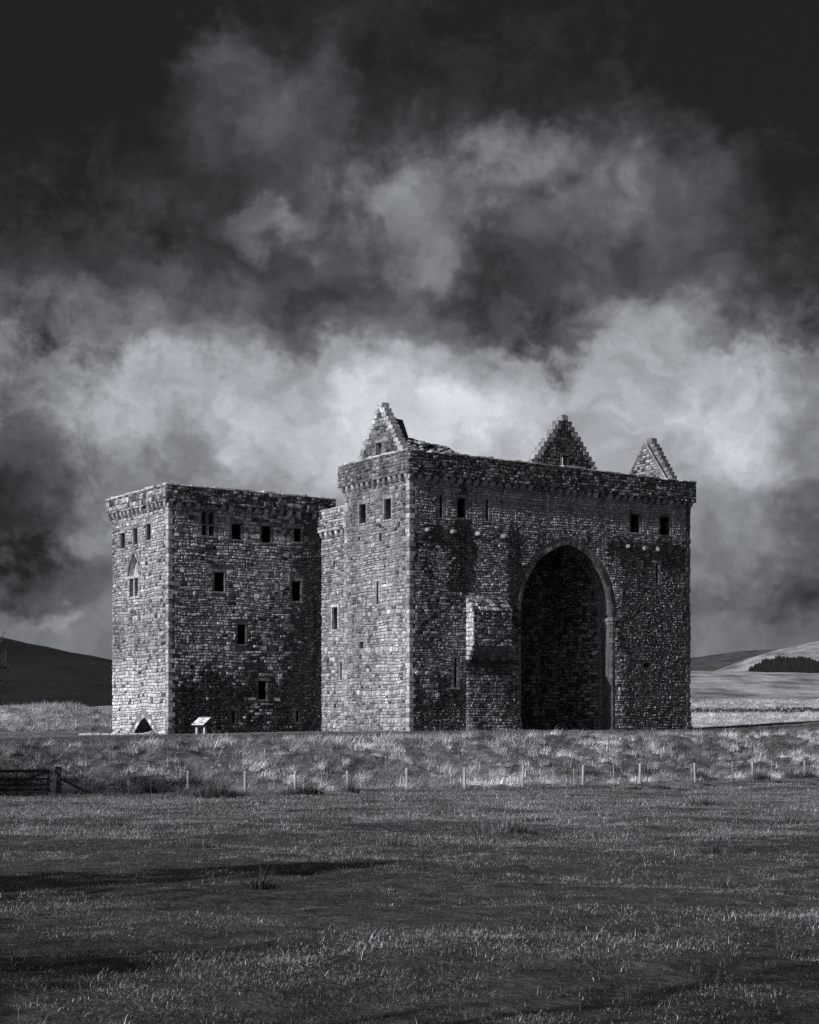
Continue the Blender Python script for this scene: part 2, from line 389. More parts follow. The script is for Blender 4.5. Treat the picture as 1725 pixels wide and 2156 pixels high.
hill('hill', 'far grey moorland hill beyond the right end of the castle', ridge_pts([(900, 1420), (1200, 1405), (1454, 1386), (1510, 1380), (1526, 1374.6), (1587, 1369), (1650, 1369), (1900, 1380), (2300, 1400)], 2600), 2600, 1000, .55, .35, 3.0, 3.0)
hill('hill', 'pale grassy hill rising at the right edge behind a dark plantation', ridge_pts([(1400, 1425), (1500, 1415), (1530, 1406), (1576, 1387), (1654, 1363), (1725, 1349), (1850, 1330), (2100, 1330), (2500, 1400)], 1500), 1500, 480, 0.0, .85, 4.0, 1.2)

# ------------------------------------------------------------------ masonry
# castle frame: u runs along the shaded fronts, v along the sunlit fronts, z up from the datum
class Face:
    """a vertical wall face: point (a, z, d) -> castle frame; a along the wall, d out of it"""
    def __init__(s, o, t, n, org): s.o = np.array(o, float); s.t = np.array(t, float); s.n = np.array(n, float); s.org = np.array(org, float)
    def P(s, a, z, d):
        a = np.asarray(a, float); z = np.asarray(z, float); d = np.asarray(d, float)
        xy = s.o + np.multiply.outer(a, s.t) + np.multiply.outer(d, s.n) - s.org
        return np.concatenate([xy, z[..., None]], -1)
STF = []
for k in range(8):
    q = (k + 1) % 8
    STF += [(k, q, 8 + q, 8 + k), (8 + k, 8 + q, 16 + q, 16 + k), (16 + k, 16 + q, 24)]
def stone_geo(face, a0, a1, z0, z1, prot, warp=None):
    """one roughly dressed stone: eight-sided outline, bevelled rim, pillowed face (40 triangles)"""
    w, h = a1 - a0, z1 - z0
    cut = min(w, h) * rng.uniform(.12, .34)
    base = np.array([(a0 + cut, z0), (a1 - cut, z0), (a1, z0 + cut), (a1, z1 - cut), (a1 - cut, z1), (a0 + cut, z1), (a0, z1 - cut), (a0, z0 + cut)])
    base += rng.uniform(-.07, .07, (8, 2)) * min(w, h)
    c = np.array([(a0 + a1) / 2, (z0 + z1) / 2]); m = min(w, h)
    def ring(ins): return c + (base - c) * (1 - np.array([ins / (w / 2), ins / (h / 2)]))
    r1 = ring(min(.014, m * .12)); r2 = ring(min(.05, m * .26))
    tilt = rng.normal(0, .10, 2)
    d1 = prot * rng.uniform(.55, .85, 8); d2 = prot + rng.normal(0, .008, 8) + (r2 - c) @ tilt
    A = np.concatenate([base, r1, r2, c[None]]); D = np.concatenate([np.full(8, -.03), d1, d2, [prot * 1.06 + rng.normal(0, .01)]])
    A[24] += rng.normal(0, .1, 2) * m * .5
    z = A[:, 1]
    if warp is not None: z = z + warp(A[:, 0], A[:, 1])
    V = face.P(A[:, 0], z, D)
    F = STF if np.cross(np.append(face.t, 0), (0, 0, 1)) @ np.append(face.n, 0) > 0 else [f[::-1] for f in STF]
    return V, F
def dens(poly):
    out = []
    for i, p in enumerate(poly):
        q = poly[(i + 1) % len(poly)]; n = max(2, int(math.hypot(q[0] - p[0], q[1] - p[1]) / .04))
        for k in range(n): out.append((p[0] + (q[0] - p[0]) * k / n, p[1] + (q[1] - p[1]) * k / n))
    return np.array(out)
class Hole:
    def __init__(s, poly, ma=.18, mz0=.14, mz1=.22, depth=1.0): s.poly = poly; s.d = dens(poly); s.ma, s.z0, s.z1, s.depth = ma, s.d[:, 1].min() - mz0, s.d[:, 1].max() + mz1, depth; s.mz1 = mz1
    def span(s, z0, z1):
        if z1 < s.z0 or z0 > s.z1: return None
        k = (s.d[:, 1] > z0 - s.mz1 - .02) & (s.d[:, 1] < z1 + .16)
        if not k.any(): return None
        return s.d[k, 0].min() - s.ma, s.d[k, 0].max() + s.ma
def masonry(face, a0, a1, z0, z1, holes, tone, sizes=((.11, .25), (.17, .54)), lim=None, prot=(.05, .02), wv=.05, seed=0):
    """lay a rubble wall in wandering courses; returns [(area, verts, faces, tone, lichen)]"""
    out = []; z = z0
    warp = lambda a, zz: wv * np.sin(a * .8 + zz * .9 + seed) * np.sin(a * .31 + zz * .37 + seed * 2) + wv * .5 * np.sin(a * 2.1 + zz * .5 + seed)
    gap = .011
    while z < z1 - .05:
        h = min(rng.uniform(*sizes[0]) * (rng.uniform(1.3, 1.75) if rng.random() < .14 else 1), z1 - z)
        if z1 - (z + h) < .09: h = z1 - z
        lo, hi = (a0, a1) if lim is None else lim(z, z + h)
        if hi - lo > .12:
            cuts = sorted(c for c in (hh.span(z, z + h) for hh in holes) if c)
            segs = []; x = lo
            for c0, c1 in cuts:
                if c0 > x: segs.append((x, min(c0, hi)))
                x = max(x, c1)
            if x < hi: segs.append((x, hi))
            for s0, s1 in segs:
                x = s0
                while x < s1 - .04:
                    w = (sizes[1][0] + (sizes[1][1] - sizes[1][0]) * rng.beta(1.2, 1.7)) * (.65 + h * 1.9)
                    if s1 - (x + w) < .13: w = s1 - x
                    parts = [(z, z + h)]
                    if h > .24 and w < .5 and rng.random() < .25:
                        k = z + h * rng.uniform(.4, .6); parts = [(z, k), (k, z + h)]
                    for q0, q1 in parts:
                        t, li = tone((x + w / 2), (q0 + q1) / 2)
                        p = float(np.clip(rng.normal(*prot), .012, .12))
                        V, F = stone_geo(face, x + gap, x + w - gap, q0 + gap, q1 - gap, p, warp)
                        out.append(((w - .02) * (q1 - q0 - .02), V, F, t, li))
                    x += w
        z += h
    return out
def lay(stones, parent, count=300, part='stone', mass='rubble_masonry'):
    """the largest stones as parts of their own, the rest joined"""
    stones.sort(key=lambda s: -s[0])
    for ar, V, F, t, li in stones[:count]:
        c = V.mean(0)
        mesh_obj(part, V - c, F, M_STONE, parent, {'tone': [t] * len(V), 'lichen': [li] * len(V)}, False, c)
    if len(stones) > count:
        g = Geo()
        for ar, V, F, t, li in stones[count:]: g.add(V, F, t, li)
        tag(g.build(mass, M_STONE, parent), kind='stuff')
def wall_sheet(face, outline, holes, parent, name='wall', mat=None, d=0.0):
    polys = [outline] + [h.poly for h in holes]
    flat = [p for q in polys for p in q]
    tris = tessellate_polygon([[Vector((p[0], p[1], 0)) for p in q] for q in polys])
    V = face.P(np.array([p[0] for p in flat]), np.array([p[1] for p in flat]), np.full(len(flat), d))
    return mesh_obj(name, V, [tuple(t) for t in tris], mat or M_MORTAR, parent)
def reveal(face, poly, depth, parent, name, mat=None, tone=.26, splay=0.0, front=.02):
    n = len(poly); c = np.mean(np.array(poly), 0); g = Geo()
    A = np.array([p for p in poly]); B = A.copy(); B[:, 0] += np.sign(A[:, 0] - c[0]) * splay; k = (.05 if splay < .5 else .13) if splay else depth * .5
    V = np.concatenate([face.P(A[:, 0], A[:, 1], np.full(n, front)), face.P(A[:, 0], A[:, 1], np.full(n, -k)), face.P(B[:, 0], B[:, 1], np.full(n, -depth))])
    F = [(r * n + i, r * n + (i + 1) % n, (r + 1) * n + (i + 1) % n, (r + 1) * n + i) for i in range(n) for r in (0, 1)]
    g.add(V, F, tone, .12); return g.build(name, mat or M_STONE, parent)
def fblock(face, a0, a1, z0, z1, d0, d1, parent, name, tone, lich=.1, b=.02, j=.008, mat=None):
    V, F = block(a0, a1, d0, d1, z0, z1, b, j)
    W = face.P(V[:, 0], V[:, 2], V[:, 1]); c = W.mean(0)
    return mesh_obj(name, W - c, F, mat or M_STONE, parent, {'tone': [tone] * len(W), 'lichen': [lich] * len(W)}, False, c)
def rect(a0, a1, z0, z1): return [(a0, z0), (a1, z0), (a1, z1), (a0, z1)]
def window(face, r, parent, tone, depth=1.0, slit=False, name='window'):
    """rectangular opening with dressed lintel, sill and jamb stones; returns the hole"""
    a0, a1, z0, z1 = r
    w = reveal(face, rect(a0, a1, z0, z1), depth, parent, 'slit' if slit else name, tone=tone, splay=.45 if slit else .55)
    mg = .26 if slit else .15
    jt = lambda: tone * rng.uniform(.75, 1.2)
    fblock(face, a0 - mg - .08, a1 + mg + .06, z1 + .004, z1 + .19, -.05, .035, w, 'lintel', jt())
    fblock(face, a0 - mg, a1 + mg, z0 - .12, z0 - .004, -.05, .06 if not slit else .045, w, 'sill', jt() * 1.1)
    for s in (0, 1):
        z = z0
        while z < z1 - .02:
            h = min(rng.uniform(.26, .42), z1 - z)
            if z1 - z - h < .14: h = z1 - z
            L = mg * rng.uniform(.82, .98)
            x0, x1 = (a0 - L, a0 - .003) if s == 0 else (a1 + .003, a1 + L)
            fblock(face, x0, x1, z + .006, z + h - .006, -.05, .028, w, 'jamb_stone', jt()); z += h
    return Hole(rect(a0, a1, z0, z1), mg, .13, .20, depth)
def arch_poly(a0, a1, z0, zs, zt, n=12):
    """pointed (two-centred) opening"""
    m = (a0 + a1) / 2; hw = (a1 - a0) / 2; H = zt - zs
    Rr = (H * H + hw * hw) / (2 * hw); right = []
    th = math.acos(max(-1, min(1, (Rr - hw) / Rr)))
    for i in range(n + 1):
        q = th * i / n; right.append((a1 - Rr + Rr * math.cos(q), zs + Rr * math.sin(q)))
    left = [(2 * m - x, z) for x, z in right[::-1]][1:]
    return [(a0, z0), (a1, z0)] + ([] if zs <= z0 + .01 else []) + right + left, right, left
def voussoirs(face, right, left, width, parent, tone, d0, d1, per=1, lich=.1):
    for curve in (right, left):
        C = np.array(curve); cx = C.mean(0)
        mid = (np.array(right[0])[0] + np.array(left[-1])[0]) / 2
        for i in range(0, len(C) - 1, per):
            p, q = C[i], C[min(i + per, len(C) - 1)]
            def outw(k):
                t = C[min(k + 1, len(C) - 1)] - C[max(k - 1, 0)]; n = np.array((t[1], -t[0])); n = n / np.linalg.norm(n)
                if n[0] * (C[k][0] - mid) < 0 and abs(C[k][0] - mid) > .01: n = -n
                if n[1] < -.2: n = -n
                return n
            na, nb = outw(i), outw(min(i + per, len(C) - 1)); wd = width * rng.uniform(.9, 1.1)
            e = (q - p) * .03
            quad = [p + e, q - e, q - e + nb * wd, p + e + na * wd]
            k = 1 if (quad[1][0] - quad[0][0]) * (quad[2][1] - quad[0][1]) - (quad[1][1] - quad[0][1]) * (quad[2][0] - quad[0][0]) > 0 else -1
            if k < 0: quad = [quad[1], quad[0], quad[3], quad[2]]
            qa = np.array(quad); cc = qa.mean(0); qi = cc + (qa - cc) * .90
            V = np.concatenate([face.P(qa[:, 0], qa[:, 1], np.full(4, d0)), face.P(qa[:, 0], qa[:, 1], np.full(4, d1 - .018)), face.P(qi[:, 0], qi[:, 1], np.full(4, d1 + rng.uniform(-.008, .012)))])
            F = [(j, (j + 1) % 4, 4 + (j + 1) % 4, 4 + j) for j in range(4)] + [(4 + j, 4 + (j + 1) % 4, 8 + (j + 1) % 4, 8 + j) for j in range(4)] + [(8, 9, 10, 11), (3, 2, 1, 0)]
            c = V.mean(0); t = tone * rng.uniform(.4, 1.4)
            mesh_obj('voussoir', V - c, F, M_STONE, parent, {'tone': [t] * 12, 'lichen': [lich] * 12}, False, c)
def quoins(corner, du, dv, z0, z1, parent, org, tone, lich=.1, n=(.26, .40), batter=0.0):
    """alternating corner stones; du/dv point from the corner into the walls"""
    z = z0; k = 0
    while z < z1 - .05:
        h = min(rng.uniform(*n), z1 - z)
        if z1 - z - h < .15: h = z1 - z
        lu, lv = (.46, .30) if k % 2 else (.30, .46); lu *= rng.uniform(.8, 1.0); lv *= rng.uniform(.8, 1.0)
        p = .05 + rng.uniform(-.03, .035) + batter * max(0, 1 - (z - z0) / 2.2)
        u0, u1 = sorted((corner[0] - du * p, corner[0] + du * lu)); v0, v1 = sorted((corner[1] - dv * p, corner[1] + dv * lv))
        V, F = block(u0 - org[0], u1 - org[0], v0 - org[1], v1 - org[1], z + .008, z + h - .008, .022, .008)
        c = V.mean(0); t = tone * rng.uniform(.55, 1.3)
        mesh_obj('quoin', V - c, F, M_STONE, parent, {'tone': [t] * len(V), 'lichen': [lich] * len(V)}, False, c)
        z += h; k += 1
def box_obj(name, x0, x1, y0, y1, z0, z1, parent, org, mat, tone=.2):
    V = box_v(x0 - org[0], x1 - org[0], y0 - org[1], y1 - org[1], z0, z1)
    return mesh_obj(name, V, BOXF, mat, parent, {'tone': [tone] * 8, 'lichen': [.2] * 8})
def corbels(face, a0, a1, z1, h, out, parent, step, width, tone):
    n = int(round((a1 - a0) / step))
    for i in range(n + 1):
        if 0 < i < n and rng.random() < .06: continue
        a = a0 + (a1 - a0) * i / n + rng.uniform(-.06, .06); w = width * rng.uniform(.85, 1.15)
        prof = [(-.05, 0), (-.05, -h), (.06, -h)] + [(out * math.sin(q) * .98 if q else 0.06, -h + h * .85 * (1 - math.cos(q))) for q in (R(30), R(55), R(75), R(90))] + [(out * .98, 0)]
        V = np.concatenate([face.P(np.full(len(prof), a - w / 2), np.array([z1 + p[1] for p in prof]), np.array([p[0] for p in prof])),
                            face.P(np.full(len(prof), a + w / 2), np.array([z1 + p[1] for p in prof]), np.array([p[0] for p in prof]))])
        m = len(prof); F = [(j, (j + 1) % m, m + (j + 1) % m, m + j) for j in range(m)] + [tuple(range(m))[::-1], tuple(range(m, 2 * m))]
        c = V.mean(0); t = tone * rng.uniform(.7, 1.4)
        mesh_obj('corbel', V - c, F, M_STONE, parent, {'tone': [t] * len(V), 'lichen': [.2] * len(V)}, False, c)
def coping(face, a0, a1, z, d0, d1, parent, tone):
    a = a0
    while a < a1 - .05:
        L = min(rng.uniform(.45, .95), a1 - a)
        if a1 - a - L < .3: L = a1 - a
        if rng.random() < .10: a += L * .7; continue
        fblock(face, a + .006, a + L - .006, z, z + .12 + rng.uniform(-.05, .05), d0, d1 + rng.uniform(-.01, .02), parent, 'coping_stone', tone * rng.uniform(.75, 1.3), .45, .025, .012); a += L
def pick(p, lo, hi, darkp, dark, d=.22):
    t = rng.uniform(lo, hi) * math.exp(rng.normal(0, d))
    if rng.random() < darkp: t = rng.uniform(*dark)
    return float(np.clip(t, .02, .72))
def stain_shade_tone(lo, hi, st, jit=.10, floor=.13, d=.2):
    k = float(smooth01((st + rng.normal(0, jit + .04) - .24) / .36)); t = rng.uniform(lo, hi) * math.exp(rng.normal(0, d))
    return float(np.clip(t * (1 - (1 - floor) * k), .018, .7))
def gs(x, c, s): return math.exp(-((x - c) / s) ** 2)

def parapet(parent, org, u0, u1, v0, v1, zb, zt, o, faces, tone, inner=.28, cor_h=.36, cor_step=.62, lich=.8, stones=110):
    """overhanging wall-head: four walls, corbels below, coping above; faces = [(Face, a0, a1)] that carry stones"""
    g = Geo()
    for (x0, x1, y0, y1) in ((u0 - o, u1 + o, v0 - o, v0 + inner), (u0 - o, u1 + o, v1 - inner, v1 + o), (u0 - o, u0 + inner, v0 + inner + .002, v1 - inner - .002), (u1 - inner, u1 + o, v0 + inner + .002, v1 - inner - .002)):
        g.add(box_v(x0 - org[0], x1 - org[0], y0 - org[1], y1 - org[1], zb, zt), BOXF, .08, .3)
    par = g.build('parapet', M_MORTAR, parent)
    allst = []
    for k, (f, a0, a1, tn) in enumerate(faces):
        allst += masonry(f, a0, a1, zb, zt, [], tn, ((.15, .25), (.22, .55)), seed=k + 11, prot=(.045, .018), wv=.025)
        fw = Face(f.o - f.n * o, f.t, f.n, f.org)
        corbels(fw, a0 + .35, a1 - .35, zb - .004, cor_h, o * .96, par, cor_step, .27, tone)
        coping(f, a0 - .03, a1 + .03, zt + .004, -(o + inner) + .02, .05, par, tone * 1.5)
    lay(allst, par, stones)
    return par

# ---------------------------------------------------------------- left tower
LU0, LU1, LV0, LV1 = -10.7, 1.2, 11.3, 19.8
LORG = (LU0, LV0)
tower = empty('castle_tower', (*to_world(LU0, LV0), CZ), CA, 'square stone tower on the left with a small pointed opening at its foot', 'tower')
FLL = Face((LU0, 0), (0, 1), (-1, 0), LORG); FLD = Face((0, LV0), (1, 0), (0, -1), LORG)
def tone_LL(a, z):
    b = 1.08 + .48 * (1 - smooth01((z - 1.0) / 5.0)) - .30 * gs(z, 6.3, 1.8) - .22 * gs(a, 19.3, 1.4) * (z > 4) + .14 * float(vnoise(a * .9, z * .7, 1.4)) + .10 * float(vnoise(a * 2.3, z * 2.1, 2.4))
    return pick(0, .33 * b, .52 * b, .08 + .14 * gs(z, 6.2, 1.3) + .08 * gs(z, 12.5, 2) * (a > 16), (.10, .18), .16), .14
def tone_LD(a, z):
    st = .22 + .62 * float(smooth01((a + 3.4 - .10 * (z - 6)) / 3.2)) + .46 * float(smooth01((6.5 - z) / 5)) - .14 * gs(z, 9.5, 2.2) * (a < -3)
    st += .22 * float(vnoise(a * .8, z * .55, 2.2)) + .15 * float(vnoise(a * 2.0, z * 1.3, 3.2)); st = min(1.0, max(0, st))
    return stain_shade_tone(.31, .52, st, .12, .08, .22), .26 + .30 * st
hl = [window(FLL, r, tower, .34, 1.1) for r in ((17.81, 18.5, 12.1, 13.12), (15.9, 16.5, 12.19, 13.24), (13.87, 14.46, 12.29, 13.32))]
# two-light window with a pointed traceried head
lights = [(15.72, 16.30, 8.79, 9.96), (16.47, 17.06, 8.79, 9.96)]
tw = reveal(FLL, rect(15.72, 16.30, 8.79, 9.96), 1.0, tower, 'traceried_window', tone=.36, splay=.07)
reveal(FLL, rect(16.47, 17.06, 8.79, 9.96), 1.0, tw, 'light', tone=.36)
fblock(FLL, 16.312, 16.458, 8.79, 9.96, -.32, .03, tw, 'mullion', .50)
fblock(FLL, 15.45, 17.70, 9.965, 10.14, -.3, .09, tw, 'lintel', .56); fblock(FLL, 15.5, 17.28, 8.62, 8.785, -.2, .08, tw, 'sill', .5)
for s0, s1 in ((15.46, 15.715), (17.065, 17.32)):
    for z in (8.79, 9.18, 9.57): fblock(FLL, s0, s1, z + .005, z + .385, -.08, .05, tw, 'jamb_stone', .40 * rng.uniform(.8, 1.2))
hp, hr_, hl_ = arch_poly(15.50, 17.28, 10.145, 10.15, 11.55, 10)
reveal(FLL, hp, .42, tw, 'pointed_head', tone=.58)
pl = [Hole([(16.30, 10.35), (16.46, 10.30), (16.58, 10.45), (16.50, 10.72), (16.40, 10.92), (16.30, 10.70)])]
pg = wall_sheet(FLL, hp, pl, tw, 'tracery_plate', M_STONE, -.38)
for k, q in (('tone', .44), ('lichen', .05)):
    at = pg.data.attributes.new(k, 'FLOAT', 'POINT'); at.data.foreach_set('value', [q] * len(pg.data.vertices))
voussoirs(FLL, hr_, hl_, .14, tw, .33, -.05, .045, 2)
h_l1, h_l2 = Hole(rect(*lights[0]), .26, .17, .18), Hole(rect(*lights[1]), .26, .17, .18)
h_mid = Hole(rect(15.74, 17.04, 8.8, 10.14), .26, .17, .02); h_head = Hole(hp, .18, .05, .16, .3)
# pointed opening at the foot
fr = [(14.8 + 1.72 * (1 - t) ** .74, -.34 + 1.16 * t) for t in np.linspace(0, 1, 10)]; fl = [(29.6 - x, z) for x, z in fr[::-1]][1:]
fp = [(14.8 - 1.72, -.95), (14.8 + 1.72, -.95)] + fr + fl
dr = reveal(FLL, fp, 1.6, tower, 'pointed_doorway', tone=.30); voussoirs(FLL, fr, fl, .26, dr, .66, -.12, .05)
h_door = Hole(fp, .28, .1, .34)
LLh = hl + [h_l1, h_l2, h_mid, h_head, h_door]
LLcut = hl + [h_l1, h_l2, h_head, h_door]
stL = masonry(FLL, LV0 + .40, LV1 - .02, -1.1, 14.44, LLh, tone_LL, seed=1)
wall_sheet(FLL, rect(LV0, LV1, -2.0, 14.5), LLcut, tower, mat=M_SUNMORTAR)
# shaded front
LDr = [(-6.2, -5.49, 12.37, 13.38), (-3.99, -3.29, 12.32, 13.39), (-1.55, -1.0, 12.5, 13.38), (-7.46, -6.74, 8.93, 10.18), (-1.7, -1.04, 8.56, 9.88), (-5.78, -5.17, 5.58, 6.87), (-4.25, -3.64, 2.02, 3.23)]
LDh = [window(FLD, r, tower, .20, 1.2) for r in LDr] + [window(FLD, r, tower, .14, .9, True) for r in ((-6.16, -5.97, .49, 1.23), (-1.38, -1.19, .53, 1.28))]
def light_poly(a0, a1, z0, z1):
    m = (a0 + a1) / 2; r = (a1 - a0) / 2
    return [(a0, z0), (a1, z0)] + [(m + r * math.cos(q), z1 - r + r * math.sin(q)) for q in [R(x) for x in (0, 30, 60, 90, 120, 150, 180)]]
tl = [light_poly(-8.36, -7.97, 13.22, 14.0), light_poly(-7.85, -7.46, 13.22, 14.0), rect(-8.36, -7.97, 12.48, 13.12), rect(-7.85, -7.46, 12.48, 13.12)]
t2 = reveal(FLD, tl[0], .9, tower, 'twin_light_window', tone=.24)
for q in tl[1:]: reveal(FLD, q, .9, t2, 'light', tone=.24)
fblock(FLD, -7.962, -7.858, 12.485, 13.215, -.25, .02, t2, 'mullion', .26); fblock(FLD, -8.36, -7.46, 13.125, 13.215, -.25, .035, t2, 'transom', .26)
fblock(FLD, -8.62, -7.2, 12.32, 12.476, -.1, .06, t2, 'sill', .3)
for s0, s1 in ((-8.60, -8.363), (-7.457, -7.22)):
    for z in (12.48, 12.86, 13.24, 13.62): fblock(FLD, s0, s1, z + .005, z + .375, -.08, .045, t2, 'jamb_stone', .26 * rng.uniform(.8, 1.2))
LDh2 = [Hole(q, .24, .16, .12) for q in tl]
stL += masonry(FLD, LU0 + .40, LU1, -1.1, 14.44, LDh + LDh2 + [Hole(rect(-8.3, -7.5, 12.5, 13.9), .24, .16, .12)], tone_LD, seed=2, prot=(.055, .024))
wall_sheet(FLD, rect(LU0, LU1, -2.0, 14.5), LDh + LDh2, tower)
lay(stL, tower, 300)
quoins((LU0, LV0), 1, 1, -1.1, 14.42, tower, LORG, .44, .2, (.22, .36))
box_obj('back_wall', LU0, LU1, LV1 - .01, LV1, -2, 14.5, tower, LORG, M_INNER); box_obj('side_wall', LU1 - .01, LU1, LV0, LV1, -2, 14.5, tower, LORG, M_INNER)
box_obj('wall_walk', LU0, LU1, LV0, LV1, 14.5, 14.6, tower, LORG, M_INNER)
O = .32
FLLp = Face((LU0 - O, 0), (0, 1), (-1, 0), LORG); FLDp = Face((0, LV0 - O), (1, 0), (0, -1), LORG)
parapet(tower, LORG, LU0, LU1, LV0, LV1, 14.46, 15.46, O, [(FLLp, LV0 - O, LV1 + O, lambda a, z: (pick(0, .22, .44, .22, (.06, .13)), .45)), (FLDp, LU0 - O, LU1 + O, lambda a, z: (pick(0, .16, .40, .45, (.035, .08)), .62))], .36)
for z0, z1 in [(-1.1, 14.4)]:
    for k in range(2): pass

# ---------------------------------------------------------------- curtain wall between the towers
KU, KV0, KV1 = .6, 7.43, LV0
KORG = (KU, KV0)
curtain = empty('curtain_wall', (*to_world(KU, KV0), CZ), CA, 'narrow sunlit strip of wall set back between the left tower and the arched block', 'wall'); curtain['kind'] = 'thing'
FK = Face((KU, 0), (0, 1), (-1, 0), KORG)
KH = [window(FK, (9.28, 9.96, 6.67, 8.14), curtain, .46, 1.1), window(FK, (8.72, 8.90, 3.34, 4.47), curtain, .32, .8, True)]
KH += [Hole(rect(9.46, 9.7, 1.5, 1.74), .03, .03, .03), Hole(rect(9.58, 9.76, 10.8, 11.2), .03, .03, .03)]
for h in KH[2:]: reveal(FK, h.poly, .5, curtain, 'putlog_hole', tone=.2)
stK = masonry(FK, KV0, KV1, -1.1, 13.0, KH, lambda a, z: (pick(0, .27, .44, .08 + .1 * (z < 5), (.10, .2)), .15 + .4 * gs(z, 3.5, 2)), seed=3)
lay(stK, curtain, 150)
wall_sheet(FK, rect(KV0 - .4, KV1, -2, 13.1), KH, curtain, mat=M_SUNMORTAR)
FKp = Face((KU - .34, 0), (0, 1), (-1, 0), KORG)
g = Geo(); g.add(box_v(KU - .34 - KORG[0], KU + .3 - KORG[0], 0.0, KV1 - .01 - KORG[1], 13.15, 14.55), BOXF, .08, .3); kp = g.build('parapet', M_MORTAR, curtain)
lay(masonry(FKp, KV0 + .03, KV1, 13.15, 14.55, [], lambda a, z: (pick(0, .34, .55, .15, (.1, .2)), .4), ((.13, .24), (.2, .5)), seed=5, wv=.02), kp, 50)
corbels(FK, KV0 + .3, KV1 - .3, 13.146, .42, .32, kp, .62, .28, .4); coping(FKp, KV0 + .03, KV1, 14.554, -.6, .04, kp, .45)
box_obj('wall_walk', KU + .002, 23.5, KV0 + .002, KV1 + 8, 13.0, 13.2, curtain, KORG, M_INNER)
box_obj('back_wall', 23.2, 23.45, KV0 + .002, KV1 + 8, -2, 13.0, curtain, KORG, M_INNER); box_obj('inner_wall', LU1 + .01, 23.1, KV1 + 7.8, KV1 + 8, -2, 13, curtain, KORG, M_INNER)

# ---------------------------------------------------------------- arched block on the right
BU0, BU1, BV0, BV1 = 0.0, 23.5, 0.0, 7.43
BORG = (BU0, BV0)
block_o = empty('castle_keep', (*to_world(0, 0), CZ), CA, 'great stone block on the right with a huge pointed archway and stepped gables', 'castle')
FBL = Face((0, 0), (0, 1), (-1, 0), BORG); FBD = Face((0, 0), (1, 0), (0, -1), BORG)
def tone_BL(a, z):
    b = 1.10 - .26 * float(smooth01((z - 9) / 4)) - .24 * gs(a, 6.3, 1.2) + .20 * gs(a, 1.2, 1.6) * gs(z, 4.0, 5) + .13 * float(vnoise(a * .8, z * .6, 5.4)) + .09 * float(vnoise(a * 2.2, z * 1.9, 6.4)) - .22 * gs(z, .3, 1.0) * gs(a, 4, 2.4)
    return pick(0, .26 * b, .42 * b, .07 + .12 * gs(z, 1.2, 1.2) + .06 * gs(a, 6.6, .8), (.10, .17), .15), .14 + .42 * gs(z, .6, 1.6)
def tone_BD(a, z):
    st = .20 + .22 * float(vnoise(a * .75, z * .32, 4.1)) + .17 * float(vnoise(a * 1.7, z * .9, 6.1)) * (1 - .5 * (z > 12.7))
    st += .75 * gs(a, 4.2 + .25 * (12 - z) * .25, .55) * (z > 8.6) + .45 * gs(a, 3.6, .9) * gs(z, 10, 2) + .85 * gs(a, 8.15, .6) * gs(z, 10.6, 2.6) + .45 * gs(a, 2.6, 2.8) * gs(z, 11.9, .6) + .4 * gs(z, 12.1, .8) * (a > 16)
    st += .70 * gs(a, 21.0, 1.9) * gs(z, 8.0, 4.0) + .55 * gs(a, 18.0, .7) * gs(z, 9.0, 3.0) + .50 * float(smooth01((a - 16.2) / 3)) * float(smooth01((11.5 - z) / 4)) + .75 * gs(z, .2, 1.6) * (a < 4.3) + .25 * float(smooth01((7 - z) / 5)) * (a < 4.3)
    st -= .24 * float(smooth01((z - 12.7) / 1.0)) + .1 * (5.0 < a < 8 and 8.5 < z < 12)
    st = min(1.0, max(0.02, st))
    t = stain_shade_tone(.29, .44, st, .09, .09, .12 + .10 * (z < 12.5))
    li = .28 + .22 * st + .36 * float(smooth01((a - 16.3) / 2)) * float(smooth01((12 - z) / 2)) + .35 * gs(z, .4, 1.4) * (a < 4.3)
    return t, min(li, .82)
BLh = [window(FBL, (4.89, 5.67, 13.22, 14.42), block_o, .34, 1.2), window(FBL, (2.01, 2.79, 13.17, 14.44), block_o, .38, 1.2), window(FBL, (3.45, 3.64, 7.96, 9.36), block_o, .30, .9, True)]
BLp = [Hole(rect(a, a + w, z, z + h), .03, .03, .03) for a, w, z, h in ((5.2, .45, 5.25, .42), (3.1, .22, 11.9, .5), (3.15, .22, 12.75, .22), (1.05, .2, 12.55, .35), (5.6, .2, 12.15, .25), (2.6, .16, 10.2, .2))]
for h in BLp: reveal(FBL, h.poly, .5, block_o, 'putlog_hole', tone=.2)
stB = masonry(FBL, .40, BV1 - .38, -1.1, 15.66, BLh + BLp, tone_BL, seed=6)
wall_sheet(FBL, rect(0, BV1, -2, 15.7), BLh + BLp, block_o, mat=M_SUNMORTAR)
AR0, AR1, AZS, AZT = 8.65, 16.43, 7.55, 12.15
ap, ar, al = arch_poly(AR0, AR1, -2.0, AZS, AZT, 15)
arch = reveal(FBD, ap, 1.5, block_o, 'archway', tone=.13); h_arch = Hole(ap, .02, .02, .36, 1.5)  # dark tone stands in for the shade on the arch reveal
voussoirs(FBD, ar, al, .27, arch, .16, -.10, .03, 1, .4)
class ArchHole(Hole):
    def span(s, z0, z1):
        q = Hole.span(s, z0, z1)
        if q and z1 > AZS - .1: q = (q[0] - .28, q[1] + .28)
        return q
h_arch2 = ArchHole(ap, .02, .02, .36, 1.5)
